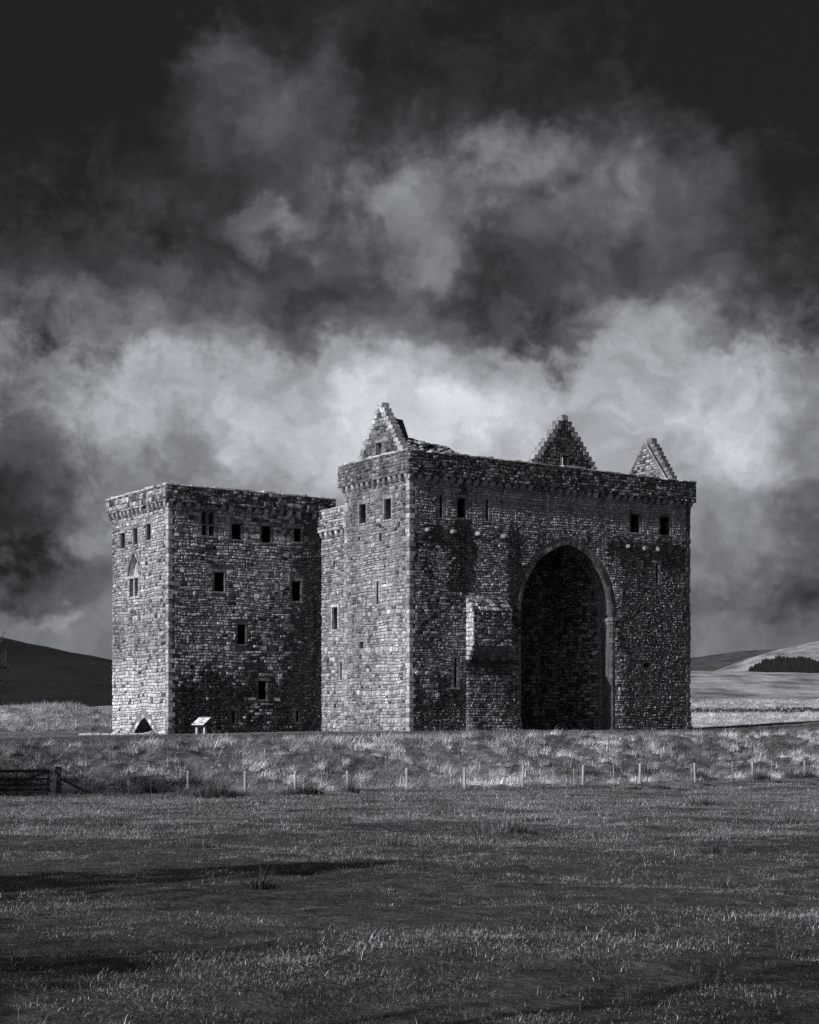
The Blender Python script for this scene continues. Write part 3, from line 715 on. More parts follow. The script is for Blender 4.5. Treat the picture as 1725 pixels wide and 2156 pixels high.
# capital and chamfered jamb on the right side of the archway
fblock(FBD, AR1 - .12, AR1 + .30, AZS - .28, AZS - .02, -.9, .10, arch, 'capital', .26); fblock(FBD, AR1 - .06, AR1 + .22, AZS - .5, AZS - .29, -.8, .07, arch, 'capital', .22)
z = -.9
while z < AZS - .55:
    h = rng.uniform(.3, .5); h = min(h, AZS - .55 - z)
    fblock(FBD, AR1 - .03, AR1 + rng.uniform(.14, .30), z + .006, z + h - .006, -.30, .02, arch, 'jamb_stone', .17 * rng.uniform(.6, 1.25), .4); z += h
h_jamb = Hole(rect(AR1, AR1 + .22, -1.2, AZS), .02, 0, .02)
BDr = [(3.61, 4.32, 13.28, 14.52), (18.06, 18.9, 13.33, 14.58), (20.73, 21.68, 13.33, 14.58)]
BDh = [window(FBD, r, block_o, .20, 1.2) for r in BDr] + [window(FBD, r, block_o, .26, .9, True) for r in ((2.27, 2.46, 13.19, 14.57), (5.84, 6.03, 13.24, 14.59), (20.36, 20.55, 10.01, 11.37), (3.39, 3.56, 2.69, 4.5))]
ov = [(19.57 + .36 * math.cos(R(q)), 4.4 + .19 * math.sin(R(q))) for q in range(0, 360, 30)]
h_ov = Hole(ov, .10, .12, .12); reveal(FBD, ov, .6, block_o, 'oval_loop', tone=.22)
BDh.append(h_ov)
PZ = 4.5
h_pier = Hole(rect(4.30, 8.62, -1.2, PZ), 0, 0, 0)
h_box = Hole(rect(4.34, 7.28, 4.6, 8.3), 0, 0, 0)
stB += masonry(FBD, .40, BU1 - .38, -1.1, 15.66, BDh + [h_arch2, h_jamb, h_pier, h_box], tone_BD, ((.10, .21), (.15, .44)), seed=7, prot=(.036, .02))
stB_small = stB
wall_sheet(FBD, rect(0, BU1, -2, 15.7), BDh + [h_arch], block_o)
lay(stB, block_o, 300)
quoins((0, 0), 1, 1, -1.1, 15.64, block_o, BORG, .42, .2, (.22, .36)); quoins((0, BV1), 1, -1, -1.1, 15.64, block_o, BORG, .34); quoins((BU1, 0), -1, 1, -1.1, 15.64, block_o, BORG, .13, .5, batter=.22)
box_obj('end_wall', BU1 - .02, BU1, 0, 20, -2, 15.7, block_o, BORG, M_INNER)
box_obj('back_wall', BU0 + .02, BU1, BV1 - .03, BV1 - .01, 6.0, 15.7, block_o, BORG, M_INNER)
# battered pier and projecting box of the latrine
pier = Geo(); zt_, zb_ = PZ, -1.2
FP = Face((0, 0), (1, 0), (0, -1), BORG)
class SlopeFace(Face):
    def P(s, a, z, d):
        z = np.asarray(z, float); return Face.P(s, a, z, np.asarray(d, float) + .012 + .40 * np.clip((1.6 - z) / 2.4, 0, 1.2) ** 1.3)
FPs = SlopeFace((0, 0), (1, 0), (0, -1), BORG)
px1 = lambda z: 8.50 + .18 * max(0, min(1.2, (2.0 - z) / 2.4)); zs = np.linspace(zb_, zt_, 14)
V = []; F = []
for z in zs:
    q = float(np.clip((1.6 - z) / 2.4, 0, 1.2)) ** 1.3 * .40 + .012
    V += [(4.27, .02, z), (4.27, -q, z), (px1(z), -q, z), (px1(z), .02, z)]
for i in range(13):
    for j in range(3): F.append((i * 4 + j, i * 4 + j + 1, (i + 1) * 4 + j + 1, (i + 1) * 4 + j))
F.append((52, 53, 54, 55))
po = mesh_obj('pier', V, F, M_MORTAR, block_o)
lay(masonry(FPs, 4.30, 8.5, zb_, zt_, [], lambda a, z: (stain_shade_tone(.24, .36, .22 + .5 * gs(z, 4.4, .6) + .5 * (a > 7.2) * (z < 3) + .2 * float(vnoise(a, z, 3.0)), .1, .12, .16), .22 + .5 * (a > 7.2) * (z < 2.5)), ((.12, .25), (.18, .48)), lim=lambda z0, z1: (4.30, px1(z0)), prot=(.045, .015), wv=.02, seed=8), po, 150)  # darker towards the top: shade under the box put into the tone
bx0, bx1, bp = 4.30, 7.32, .75
prof = [(0.0, 4.62), (-.10, 4.62), (-bp, 5.30), (-bp, 7.55), (0.0, 8.48)]
V = [(bx0, y, z) for y, z in prof] + [(bx1, y, z) for y, z in prof]
bo = mesh_obj('latrine_box', V, [(0, 1, 2, 3, 4)[::-1], (5, 6, 7, 8, 9)] + [(i, (i + 1) % 5, 5 + (i + 1) % 5, 5 + i) for i in range(5)], M_MORTAR, block_o)
FBX = Face((0, -bp), (1, 0), (0, -1), BORG); FBS = Face((bx0, 0), (0, -1), (-1, 0), BORG)
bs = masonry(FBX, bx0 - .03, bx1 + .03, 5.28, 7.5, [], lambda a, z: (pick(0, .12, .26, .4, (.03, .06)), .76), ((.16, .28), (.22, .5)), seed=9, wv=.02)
bs += masonry(FBS, 0.0, bp + .05, 5.3, 8.3, [], lambda a, z: (pick(0, .50, .62, .0, (.2, .3)), .25), ((.22, .34), (.25, .5)), lim=lambda z0, z1: (0, min(bp + .04, .06 + max(0.0, (8.48 - z1) * .70))), seed=10, wv=.0, prot=(.03, .008))  # paler stones on the sun side, darker on the front: sunlight in the tones
class RoofFace(Face):
    def P(s, a, z, d):
        z = np.asarray(z, float); a = np.asarray(a, float); d = np.asarray(d, float)
        k = .65 / .93; nn = np.array((.82, .57)); t = (z - 7.5) / .98
        y = -(bp + .05) * (1 - t) - d * nn[0]; zz = 7.52 + t * .96 + d * nn[1]
        return np.stack([a + 0 * y, y, zz], -1)
bs += masonry(RoofFace((0, 0), (1, 0), (0, -1), BORG), bx0 - .06, bx1 + .04, 7.5, 8.48, [], lambda a, z: (pick(0, .30, .46, .25, (.06, .12)), .70), ((.2, .28), (.3, .6)), seed=12, wv=.0, prot=(.035, .01))
lay(bs, bo, 120)
for k, a in enumerate((bx0 + .13, bx0 + 1.02, bx0 + 1.98, bx1 - .14)):
    for j, (q0, q1, dz0, dz1) in enumerate(((.0, .60, 4.98, 5.26), (.0, .42, 4.70, 4.975), (.0, .24, 4.42, 4.695))):
        fblock(FBD, a - .15, a + .15, dz0, dz1, q0 - .05, q1 + rng.uniform(-.02, .02), bo, 'corbel', (.5 if k == 0 else .2) * rng.uniform(.8, 1.2), .15, .05, .012)
# projecting stones of a lost gallery
for a, z in ((1.22, 12.35), (3.17, 12.36), (5.08, 12.34), (7.12, 12.32), (17.7, 12.34), (19.2, 12.3), (20.42, 12.31)):
    s_ = 1.0 if a < 10 else .65
    fblock(FBD, a - .13 * s_, a + .13 * s_, z - .12, z + .13, -.1, .42 * s_, block_o, 'bracket_stone', .30, .15, .06, .03)
# recess behind the arch
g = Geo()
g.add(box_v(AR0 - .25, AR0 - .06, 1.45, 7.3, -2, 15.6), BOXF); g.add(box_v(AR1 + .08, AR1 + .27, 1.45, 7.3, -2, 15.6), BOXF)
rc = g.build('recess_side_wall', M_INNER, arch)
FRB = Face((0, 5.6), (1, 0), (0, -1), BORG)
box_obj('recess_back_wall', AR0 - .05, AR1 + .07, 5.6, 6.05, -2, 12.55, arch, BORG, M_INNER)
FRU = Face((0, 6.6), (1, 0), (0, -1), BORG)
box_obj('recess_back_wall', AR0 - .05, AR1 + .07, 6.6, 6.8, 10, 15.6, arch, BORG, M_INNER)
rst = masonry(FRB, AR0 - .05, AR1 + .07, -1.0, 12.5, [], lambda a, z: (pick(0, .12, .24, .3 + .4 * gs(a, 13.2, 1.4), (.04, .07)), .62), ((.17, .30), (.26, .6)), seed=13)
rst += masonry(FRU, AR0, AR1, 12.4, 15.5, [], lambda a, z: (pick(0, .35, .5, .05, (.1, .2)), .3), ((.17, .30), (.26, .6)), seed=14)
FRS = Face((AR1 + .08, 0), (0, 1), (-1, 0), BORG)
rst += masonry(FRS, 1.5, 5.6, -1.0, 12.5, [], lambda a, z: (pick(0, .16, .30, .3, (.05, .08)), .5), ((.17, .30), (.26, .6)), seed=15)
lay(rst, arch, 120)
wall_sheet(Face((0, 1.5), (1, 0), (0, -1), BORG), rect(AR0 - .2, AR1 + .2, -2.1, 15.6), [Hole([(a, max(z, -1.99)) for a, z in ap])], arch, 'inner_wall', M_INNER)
# wall-walk with an open slot added over the recess to light its back wall
g = Geo()
for b_ in ((0, AR0 - .06, 0, BV1 - .03), (AR1 + .08, BU1, 0, BV1 - .03), (AR0 - .055, AR1 + .075, 0, 4.4)): g.add(box_v(*b_, 15.7, 15.85), BOXF)
g.build('wall_walk', M_INNER, block_o)
FBLp = Face((-O, 0), (0, 1), (-1, 0), BORG); FBDp = Face((0, -O), (1, 0), (0, -1), BORG)
parapet(block_o, BORG, BU0, BU1, BV0, BV1, 15.72, 17.10, O, [(FBLp, -O, BV1 + O, lambda a, z: (pick(0, .15, .28, .22, (.06, .11)), .46)), (FBDp, -O, BU1 + O, lambda a, z: (pick(0, .12, .32, .52, (.03, .06)), .60))], .30, stones=200)

# ---------------------------------------------------------------- crow-stepped gables
def gable(face_front, c, half, zb, zt, nst, thick, tone, lich, seed, win=None, back=False, backname=None, tstep=.45):
    """triangular wall with stepped edges; local a along the wall, d from 0 (front) to -thick"""
    f = face_front
    def tri(shrink): return [(c - half + shrink, zb), (c + half - shrink, zb), (c + .10, zt - shrink * 1.3), (c - .10, zt - shrink * 1.3)]
    holes = []
    root = None
    hw = [Hole(rect(*win), .05, .05, .05)] if win else []
    root = wall_sheet(f, tri(.12), hw, block_o, 'gable', M_MORTAR, 0.0)
    wall_sheet(f, tri(.12), hw, root, 'gable_back', M_MORTAR, -thick)
    if win:
        reveal(f, rect(*win), thick, root, 'gable_window', tone=tone * 1.3)
        fblock(f, win[0] - .12, win[1] + .12, win[3] + .004, win[3] + .16, -.1, .05, root, 'lintel', tone * 1.4)
        for s0, s1 in ((win[0] - .12, win[0] - .004), (win[1] + .004, win[1] + .12)): fblock(f, s0, s1, win[2], win[3], -.1, .045, root, 'jamb_stone', tone * 1.2)
        hw = [Hole(rect(*win), .13, .02, .17)]
    sl = (zt - zb) / (half - .14)
    lim = lambda z0, z1: (c - max(.12, (zt - z1) / sl) + .06, c + max(.12, (zt - z1) / sl) - .06)
    st = masonry(f, c - half, c + half, zb, zt - .3, hw, tone, ((.17, .28), (.24, .5)), lim=lim, seed=seed, wv=.015, prot=(.035, .012)) if callable(tone) else \
         masonry(f, c - half, c + half, zb, zt - .3, hw, lambda a, z: (pick(0, tone * .75, tone * 1.3, .2, (tone * .25, tone * .4)), lich), ((.17, .28), (.24, .5)), lim=lim, seed=seed, wv=.015, prot=(.035, .012))
    lay(st, root, 90)
    sh = (zt - zb) / nst
    for i in range(nst):
        z0 = zb + sh * i; x = (zt - z0 - sh) / sl
        for s in (-1, 1):
            x0, x1 = x - .16 + rng.uniform(-.06, .02), x + (half - .14) / nst + .13 + rng.uniform(-.03, .03)
            if x - .16 < .14 and s == 1 and i == nst - 1: continue
            if i == nst - 1: a0, a1 = c - .26, c + .26
            else: a0, a1 = sorted((c + s * x0, c + s * x1))
            fblock(f, a0, a1, z0 + .006, z0 + sh - .004 + rng.uniform(-.02, .015) + (.12 if i == nst - 1 else 0), -thick - .05, .055 + rng.uniform(-.01, .02), root, 'crow_step', STEP_T * rng.uniform(.6, 1.3), STEP_L, .03, .014)
    return root
STEP_T, STEP_L = .52, .5
FG1 = Face((.75, 0), (0, 1), (-1, 0), BORG)
g1 = gable(FG1, 4.42, 3.02, 16.9, 20.75, 13, .5, .22, .42, 21, (4.2, 4.86, 17.55, 18.3))
V = []
for (uu, sh_) in ((1.25, .50), (2.5, .62)):
    V += [(uu, 4.42 - 2.75 + sh_, 16.0), (uu, 4.42 + 2.75 - sh_, 16.0), (uu, 4.42, 20.5 - sh_ * .9)]
mesh_obj('roof_remnant', V, [(0, 1, 2), (5, 4, 3), (0, 2, 5, 3), (2, 1, 4, 5), (1, 0, 3, 4)], M_INNER, g1)
STEP_T, STEP_L = .33, .5
FG2 = Face((0, 1.5), (1, 0), (0, -1), BORG)
g2 = gable(FG2, 13.55, 3.35, 16.9, 20.88, 13, .5, .15, .45, 22, (13.28, 13.80, 17.2, 18.25))
FG3 = Face((22.3, 0), (0, 1), (-1, 0), BORG)
STEP_T, STEP_L = .26, .45
g3 = gable(FG3, 2.75, 2.45, 17.0, 20.38, 11, .45, .20, .3, 23)
FG3i = Face((21.9, 0), (0, 1), (-1, 0), BORG)
c3 = 2.75; tri3 = [(c3 - 2.4, 16.9), (c3 + 2.4, 16.9), (c3, 20.0)]
V = [(21.9, a, z) for a, z in tri3] + [(22.28, a, z) for a, z in tri3]
s3 = mesh_obj('inner_skin', V, [(0, 2, 1), (3, 4, 5), (0, 3, 5, 2), (2, 5, 4, 1)], M_MORTAR, g3)
st = masonry(FG3i, c3 - 2.4, c3 + 2.4, 16.9, 19.85, [], lambda a, z: (pick(0, .26, .42, .2, (.07, .12)), .35), ((.14, .22), (.2, .45)), lim=lambda z0, z1: (c3 - max(.08, (20.0 - z1) * .77) + .05, c3 + max(.08, (20.0 - z1) * .77) - .05), seed=24, wv=.02)
lay(st, s3, 60)
for s in (-1, 1):
    V, F = tube([(21.86, c3 + s * 2.4, 16.95), (21.86, c3 + s * .02, 20.1)], [.09, .09], 4); mesh_obj('roof_tabling', V, F, M_STONE, s3, {'tone': [.3] * len(V), 'lichen': [.4] * len(V)})
# rubble vault-back behind the wallhead
def rock(c, s, n=1):
    P = np.array([(1, 0, 0), (-1, 0, 0), (0, 1, 0), (0, -1, 0), (0, 0, 1), (0, 0, -1), (.6, .6, .6), (-.6, .6, .6), (.6, -.6, .6), (-.6, -.6, .6), (.6, .6, -.6), (-.6, .6, -.6), (.6, -.6, -.6), (-.6, -.6, -.6)]) * rng.uniform(.75, 1.2, (14, 3))
    F = [(4, 6, 0), (4, 0, 8), (4, 8, 3), (4, 3, 9), (4, 9, 1), (4, 1, 7), (4, 7, 2), (4, 2, 6), (6, 2, 10), (6, 10, 0), (0, 10, 12), (0, 12, 8), (8, 12, 3), (3, 12, 13), (3, 13, 9), (9, 13, 1), (1, 13, 11), (1, 11, 7), (7, 11, 2), (2, 11, 10), (5, 10, 11), (5, 12, 10), (5, 13, 12), (5, 11, 13)]
    a = rng.uniform(0, 6.28); ca, sa = math.cos(a), math.sin(a); P = P * np.array(s)
    P = np.stack([P[:, 0] * ca - P[:, 1] * sa, P[:, 0] * sa + P[:, 1] * ca, P[:, 2]], 1)
    return P + np.array(c), F
us = np.linspace(1.0, 7.0, 14); ts = np.linspace(-1, 1, 13)
def rub(u, t): return 16.2 + (2.45 - .10 * (u - 1) - .55 * float(smooth01((u - 5.0) / 2.0)) * 2.0) * max(0, 1 - abs(t) ** 2.2)
V = [(u, 3.7 + 2.6 * t, rub(u, t) - .1) for u in us for t in ts]; F = [(i * 13 + j, i * 13 + j + 1, (i + 1) * 13 + j + 1, (i + 1) * 13 + j) for i in range(13) for j in range(12)]
rb = mesh_obj('rubble_vault', V, F, M_INNER, block_o); g = Geo()
for k in range(520):
    u, t = rng.uniform(1.0, 6.9), rng.uniform(-1, .6); s = rng.uniform(.09, .2)
    V, F = rock((u, 3.7 + 2.6 * t, rub(u, t)), (s * 1.5, s * 1.2, s * .7)); g.add(V, F, pick(0, .18, .42, .25, (.05, .1)), .35)
tag(g.build('loose_rubble', M_STONE, rb), kind='stuff')

# ------------------------------------------------------------------ grass
def blade(x, y, h, lean, az_, w, bend, segs=3, curl=0.0):
    """a tapering ribbon that bows over as it rises"""
    V = []; F = []; px, pz, th = 0.0, 0.0, lean
    pts = [(0, 0)]
    for k in range(segs):
        px += math.sin(th) * h / segs; pz += math.cos(th) * h / segs; th += bend; pts.append((px, pz))
    ca, sa = math.cos(az_), math.sin(az_)
    for k, (q, z) in enumerate(pts):
        ww = w * (1 - k / segs) + .0004
        cx, cy = x + q * ca, y + q * sa
        V += [(cx - sa * ww / 2, cy + ca * ww / 2, max(z, -.01)), (cx + sa * ww / 2, cy - ca * ww / 2, max(z, -.01))]
    F = [(2 * k, 2 * k + 1, 2 * k + 3, 2 * k + 2) for k in range(segs)]
    return V, F
def clump(name, n, rad, hr, wr, lean, bend, mat, segs=3, dirbias=None, tones=(.6, 1.3)):
    V = []; F = []; T = []
    for i in range(n):
        r = rad * math.sqrt(rng.random()); a = rng.uniform(0, 6.283)
        dz = a + rng.normal(0, .9) if dirbias is None or rng.random() > dirbias[1] else dirbias[0] + rng.normal(0, .5)
        v, f = blade(r * math.cos(a), r * math.sin(a), rng.uniform(*hr), abs(rng.normal(*lean)), dz, rng.uniform(*wr), rng.uniform(*bend), segs)
        F += [tuple(q + len(V) for q in ff) for ff in f]; V += v; T += [rng.uniform(*tones)] * len(v)
    me = bpy.data.meshes.new(name); me.from_pydata(V, [], F); me.materials.append(mat)
    at = me.attributes.new('tone', 'FLOAT', 'POINT'); at.data.foreach_set('value', np.array(T, np.float32)); me.update()
    return bpy.data.objects.new(name, me)
def scatter(name, label, protos, P, rot, scl):
    """one object: a point for every tuft, each carrying an instance of one of the tuft meshes"""
    c = bpy.data.collections.new(name + '_tufts')
    for o in protos: c.objects.link(o)
    me = bpy.data.meshes.new(name); me.vertices.add(len(P)); me.vertices.foreach_set('co', P.astype(np.float32).ravel())
    at = me.attributes.new('rot', 'FLOAT_VECTOR', 'POINT'); at.data.foreach_set('vector', rot.astype(np.float32).ravel())
    at = me.attributes.new('scl', 'FLOAT', 'POINT'); at.data.foreach_set('value', scl.astype(np.float32))
    at = me.attributes.new('pick', 'INT', 'POINT'); at.data.foreach_set('value', rng.integers(0, len(protos), len(P)).astype(np.int32))
    me.update(); o = bpy.data.objects.new(name, me); col.objects.link(o)
    ng = bpy.data.node_groups.new(name, 'GeometryNodeTree')
    ng.interface.new_socket('Geometry', in_out='INPUT', socket_type='NodeSocketGeometry'); ng.interface.new_socket('Geometry', in_out='OUTPUT', socket_type='NodeSocketGeometry')
    N = ng.nodes; gi = N.new('NodeGroupInput'); go = N.new('NodeGroupOutput'); m2p = N.new('GeometryNodeMeshToPoints'); iop = N.new('GeometryNodeInstanceOnPoints')
    ci = N.new('GeometryNodeCollectionInfo'); ci.inputs['Collection'].default_value = c; ci.inputs['Separate Children'].default_value = True; ci.inputs['Reset Children'].default_value = True
    def na(nm, t): q = N.new('GeometryNodeInputNamedAttribute'); q.data_type = t; q.inputs['Name'].default_value = nm; return q.outputs[0]
    L = ng.links.new
    L(gi.outputs[0], m2p.inputs[0]); L(m2p.outputs[0], iop.inputs['Points']); L(ci.outputs[0], iop.inputs['Instance']); iop.inputs['Pick Instance'].default_value = True
    L(na('pick', 'INT'), iop.inputs['Instance Index']); L(na('rot', 'FLOAT_VECTOR'), iop.inputs['Rotation']); L(na('scl', 'FLOAT'), iop.inputs['Scale']); L(iop.outputs[0], go.inputs[0])
    md = o.modifiers.new('tufts', 'NODES'); md.node_group = ng
    return tag(o, label, None, None, 'stuff')
def ground_pts(X, Y, sink=.01): return np.stack([X, Y, height(X, Y) + EZ - sink], 1)
def rots(n, tilt=.12): return np.stack([rng.normal(0, tilt, n), rng.normal(0, tilt, n), rng.uniform(0, 6.283, n)], 1)
def castle_uv(X, Y): return X * CU.x + (Y - 100) * CU.y, X * CV.x + (Y - 100) * CV.y

# short pasture turf, thinning with distance
turf = [clump('turf_tuft', 64, .22, (.012, .038), (.0018, .0036), (.7, .45), (.1, .7), M_TURF, 3, tones=(.3, 1.3)) for k in range(4)] + \
       [clump('turf_tuft', 34, .2, (.02, .062), (.0018, .0038), (.95, .4), (.1, .7), M_TURF, 3, tones=(.4, 2.6)) for k in range(3)]
Ys = []; Xs = []
for y0, y1, den in ((7, 14, 60), (14, 22, 48), (22, 34, 34), (34, 50, 30), (50, 70, 26), (70, 100, 18)):
    hw0 = .34 * y1 + 6.0; n = int((y1 - y0) * 2 * hw0 * den); yy = rng.uniform(y0, y1, n); xx = rng.uniform(-hw0, hw0, n)
    k = np.abs(xx) < .31 * yy + 5.5; xx, yy = xx[k], yy[k]
    u, v = castle_uv(xx, yy); k = (-v > 13.6); xx, yy = xx[k], yy[k]
    bare = vnoise(xx * .8, yy * .8, 3.3) + .5 * vnoise(xx * 2.3, yy * 2.3, 5.3); k = rng.random(len(xx)) < np.clip(.75 + .5 * bare, .12, 1); Xs.append(xx[k]); Ys.append(yy[k])
X = np.concatenate(Xs); Y = np.concatenate(Ys)
scatter('pasture_turf', 'short winter turf of the pasture in the foreground', turf, ground_pts(X, Y), rots(len(X), .1),
        rng.uniform(.65, 1.35, len(X)) * np.clip(1 + .45 * vnoise(X * .5, Y * .5, 4.0), .6, 1.7) * np.clip(Y / 22, 1, 2.4))
print('turf', len(X))
# mown lawn round the castle
lawn_t = [clump('lawn_tuft', 40, .26, (.03, .06), (.004, .008), (.3, .3), (.1, .4), M_TURF, 2) for k in range(3)]
n = 30000; u = rng.uniform(-34, 50, n); v = rng.uniform(-5.6, 24, n); X = CU.x * u + CV.x * v; Y = 100 + CU.y * u + CV.y * v
k = ~((u > -.3) & (u < 23.8) & (v > -.3)) & ~((u > -11) & (v > 11)) & (np.abs(X) < .36 * Y); X, Y = X[k], Y[k]
scatter('lawn', 'close mown lawn between the castle and the grass bank', lawn_t, ground_pts(X, Y), rots(len(X), .08), rng.uniform(.7, 1.3, len(X)))
# long dead grass lying over on the bank
straw = [clump('straw_tuft', 60, .30, (.35, .85), (.006, .013), (.55, .3), (.25, .6), M_STRAW, 4, (-.6, .75), (.35, 1.7)) for k in range(5)] + \
        [clump('straw_tuft', 46, .34, (.25, .6), (.006, .013), (1.0, .3), (.12, .35), M_STRAW, 3, (-.3, .6), (.3, 1.6)) for k in range(3)]
n = 11500; u = rng.uniform(-38, 58, n); w = 4.4 + 9.4 * rng.beta(1.1, 1.05, n); v = -w; X = CU.x * u + CV.x * v; Y = 100 + CU.y * u + CV.y * v
k = (np.abs(X) < .36 * Y) & (rng.random(n) < np.clip(.72 + .6 * vnoise(u * .9, w * 1.1, 6.6), .30, 1)) & (w > 4.9 + .6 * vnoise(u * .5, u * .2, 1.1)); X, Y = X[k], Y[k]
r = rots(len(X), .15); r[:, 2] = rng.normal(0, .9, len(X))
scatter('bank_grass', 'long pale dead grass lying over on the bank below the castle', straw, ground_pts(X, Y, .03), r, rng.uniform(.35, 1.15, len(X)) * np.clip(1 + .4 * vnoise(X * .8, Y * .9, 2.9), .5, 1.5))
print('straw', len(X))
# rough grass on the earthwork at left and the pasture at right
n = 5200; u = rng.uniform(-46, -8, n); v = rng.uniform(23.5, 40, n); X1 = CU.x * u + CV.x * v; Y1 = 100 + CU.y * u + CV.y * v
k = (X1 > -.36 * Y1) & (X1 < -8); X1, Y1 = X1[k], Y1[k]
n = 19000; Y2 = 132 + 330 * rng.random(n) ** 1.5; X2 = Y2 * rng.uniform(.12, .34, n); k = (rng.random(n) < np.clip(.6 + .7 * vnoise(X2 * .25, Y2 * .12, 7.7), .1, 1)); k2 = np.abs(Y2[k] - 338) > 6; X2, Y2 = X2[k][k2], Y2[k][k2]
X = np.concatenate([X1, X2]); Y = np.concatenate([Y1, Y2]); r = rots(len(X), .1); r[:, 2] = rng.normal(0, .9, len(X))
rough = [clump('rough_tuft', 44, .34, (.2, .55), (.012, .022), (.7, .3), (.2, .5), M_ROUGH, 3, (-.4, .7), (.4, 1.6)) for k in range(4)]
scatter('rough_pasture', 'pale tussocky grass on the earthwork and the rising pasture beyond', rough, ground_pts(X, Y, .03), r, rng.uniform(.6, 1.3, len(X)) * np.clip(Y / 170, 1, 1.7))

# rush clumps and molehills: each its own thing
def px_ground(px, py):
    """where the ground lies under a direction of view"""
    t = (px - 862.5) / 3446; s = (1525 - py) / 3446; yy = np.arange(4.0, 200.0, .1)
    k = np.argmax(height(t * yy, yy) >= s * yy); y = float(yy[k]); return t * y, y
def rush_mesh(n, rad, hr, wr=(.006, .011), lean=(.25, .25)):
    V = []; F = []; T = []
    for i in range(n):
        rr = rad * math.sqrt(rng.random()); a = rng.uniform(0, 6.283)
        v, f = blade(rr * math.cos(a) * 1.5, rr * math.sin(a) * .8, 1.25 * rng.uniform(*hr) * (1.05 - .75 * (rr / rad) ** 2) * (.75 + .35 * math.sin(a * 3 + rad * 40)), abs(rng.normal(*lean)) + .35 * rr / rad, a + rng.normal(0, .6), rng.uniform(*wr), rng.uniform(.0, .22), 3)
        F += [tuple(q + len(V) for q in ff) for ff in f]; V += v; T += [rng.choice([.5, .8, 1.0, 2.4], p=[.45, .25, .15, .15])] * len(v)
    return V, F, T
rushes = [
    (445, 1680, 2.0, 420, (.5, 1.05), 'broad dark rush bed along the fence left of the castle centre'), (640, 1676, .9, 220, (.5, .95), 'dark rush clump at the fence below the gap between the towers'),
    (735, 1672, .5, 150, (.5, .95), 'rush clump hiding the foot of the fence post left of centre'), (318, 1672, .5, 110, (.4, .8), 'small rush clump by the leftmost fence post'),
    (1460, 1640, 1.0, 240, (.5, 1.0), 'tall rush clump at the fence right of the archway'), (1600, 1642, .6, 150, (.5, .95), 'rush clump between two posts near the right end of the fence'),
    (1690, 1640, 1.2, 230, (.5, 1.0), 'wide rush clump at the right edge by the last fence post'), (545, 1872, .22, 150, (.2, .42), 'spiky dark rush tuft alone in the foreground turf left of centre'),
    (1060, 1755, .95, 560, (.2, .42), 'wide low rush patch in the middle of the pasture'), (1495, 1800, .28, 90, (.2, .42), 'thin rush tuft in the pasture right of centre'),
    (1530, 1870, .35, 120, (.15, .34), 'dark low rush tuft at the right of the foreground'), (1650, 1735, .95, 220, (.18, .36), 'broad dark rush patch near the right edge of the pasture'),
    (1475, 1695, .75, 160, (.2, .38), 'low rush patch below the right half of the fence'), (240, 1740, .5, 130, (.18, .4), 'pale rush tuft in the pasture at far left'),
    (1260, 1722, .8, 150, (.18, .34), 'long thin line of rushes below the archway'), (420, 1785, .6, 130, (.12, .3), 'ragged rush tuft left of centre between shade and light'),
    (820, 1780, .45, 130, (.15, .36), 'small rush tuft in the pasture just left of the middle')]
for px_, py_, rad, n, hr, lab in rushes:
    x, y = px_ground(px_, py_); k = y / 75.0
    V, F, T = rush_mesh(int(n * (1.0 + 3.0 * k)), rad * .62, hr, (.006 + .012 * k, .010 + .018 * k))
    Vw = np.array(V); Vw[:, 2] += height(x + Vw[:, 0], y + Vw[:, 1]) + EZ - gz(x, y) - .02
    o = mesh_obj('rush_clump', Vw, F, M_RUSH, None, {'tone': T}, False, (x, y, gz(x, y))); tag(o, lab, 'rushes', 'rush clumps in the pasture')
def molehill(px_, py_, r, lab):
    x, y = px_ground(px_, py_); V = []; F = []; n, m = 18, 6
    for i in range(m):
        for k in range(n):
            a = k / n * 6.2832; q = r * (1 - i / (m - 1)) * (1 + .22 * float(vnoise(a * 1.3 + i, px_ * 1.0, 1.0))) + (0.02 if i == m - 1 else 0)
            V.append((q * math.cos(a) * 1.5, q * math.sin(a), .42 * r * math.sin(i / (m - 1) * 1.57) + rng.normal(0, .018) - .04))
    for i in range(m - 1):
        for k in range(n): F.append((i * n + k, i * n + (k + 1) % n, (i + 1) * n + (k + 1) % n, (i + 1) * n + k))
    F.append(tuple(range((m - 1) * n, m * n)))
    tag(mesh_obj('molehill', V, F, M_SOIL, None, None, False, (x, y, gz(x, y))), lab, 'molehill', 'molehills below the fence')
for px_, py_, r, lab in ((1290, 1660, .42, 'leftmost dark molehill below the fence right of centre'), (1338, 1664, .40, 'molehill second from the left in the row below the fence'), (1354, 1655, .26, 'small molehill closest to the fence post right of the arch'),
                         (1392, 1662, .44, 'largest molehill in the middle of the row below the fence'), (1436, 1666, .34, 'molehill right of the largest one, beside a rush patch'), (1490, 1656, .36, 'flat molehill at the right end of the row below the fence'),
                         (1640, 1650, .36, 'lone molehill near the right edge below the fence')): molehill(px_, py_, r, lab)

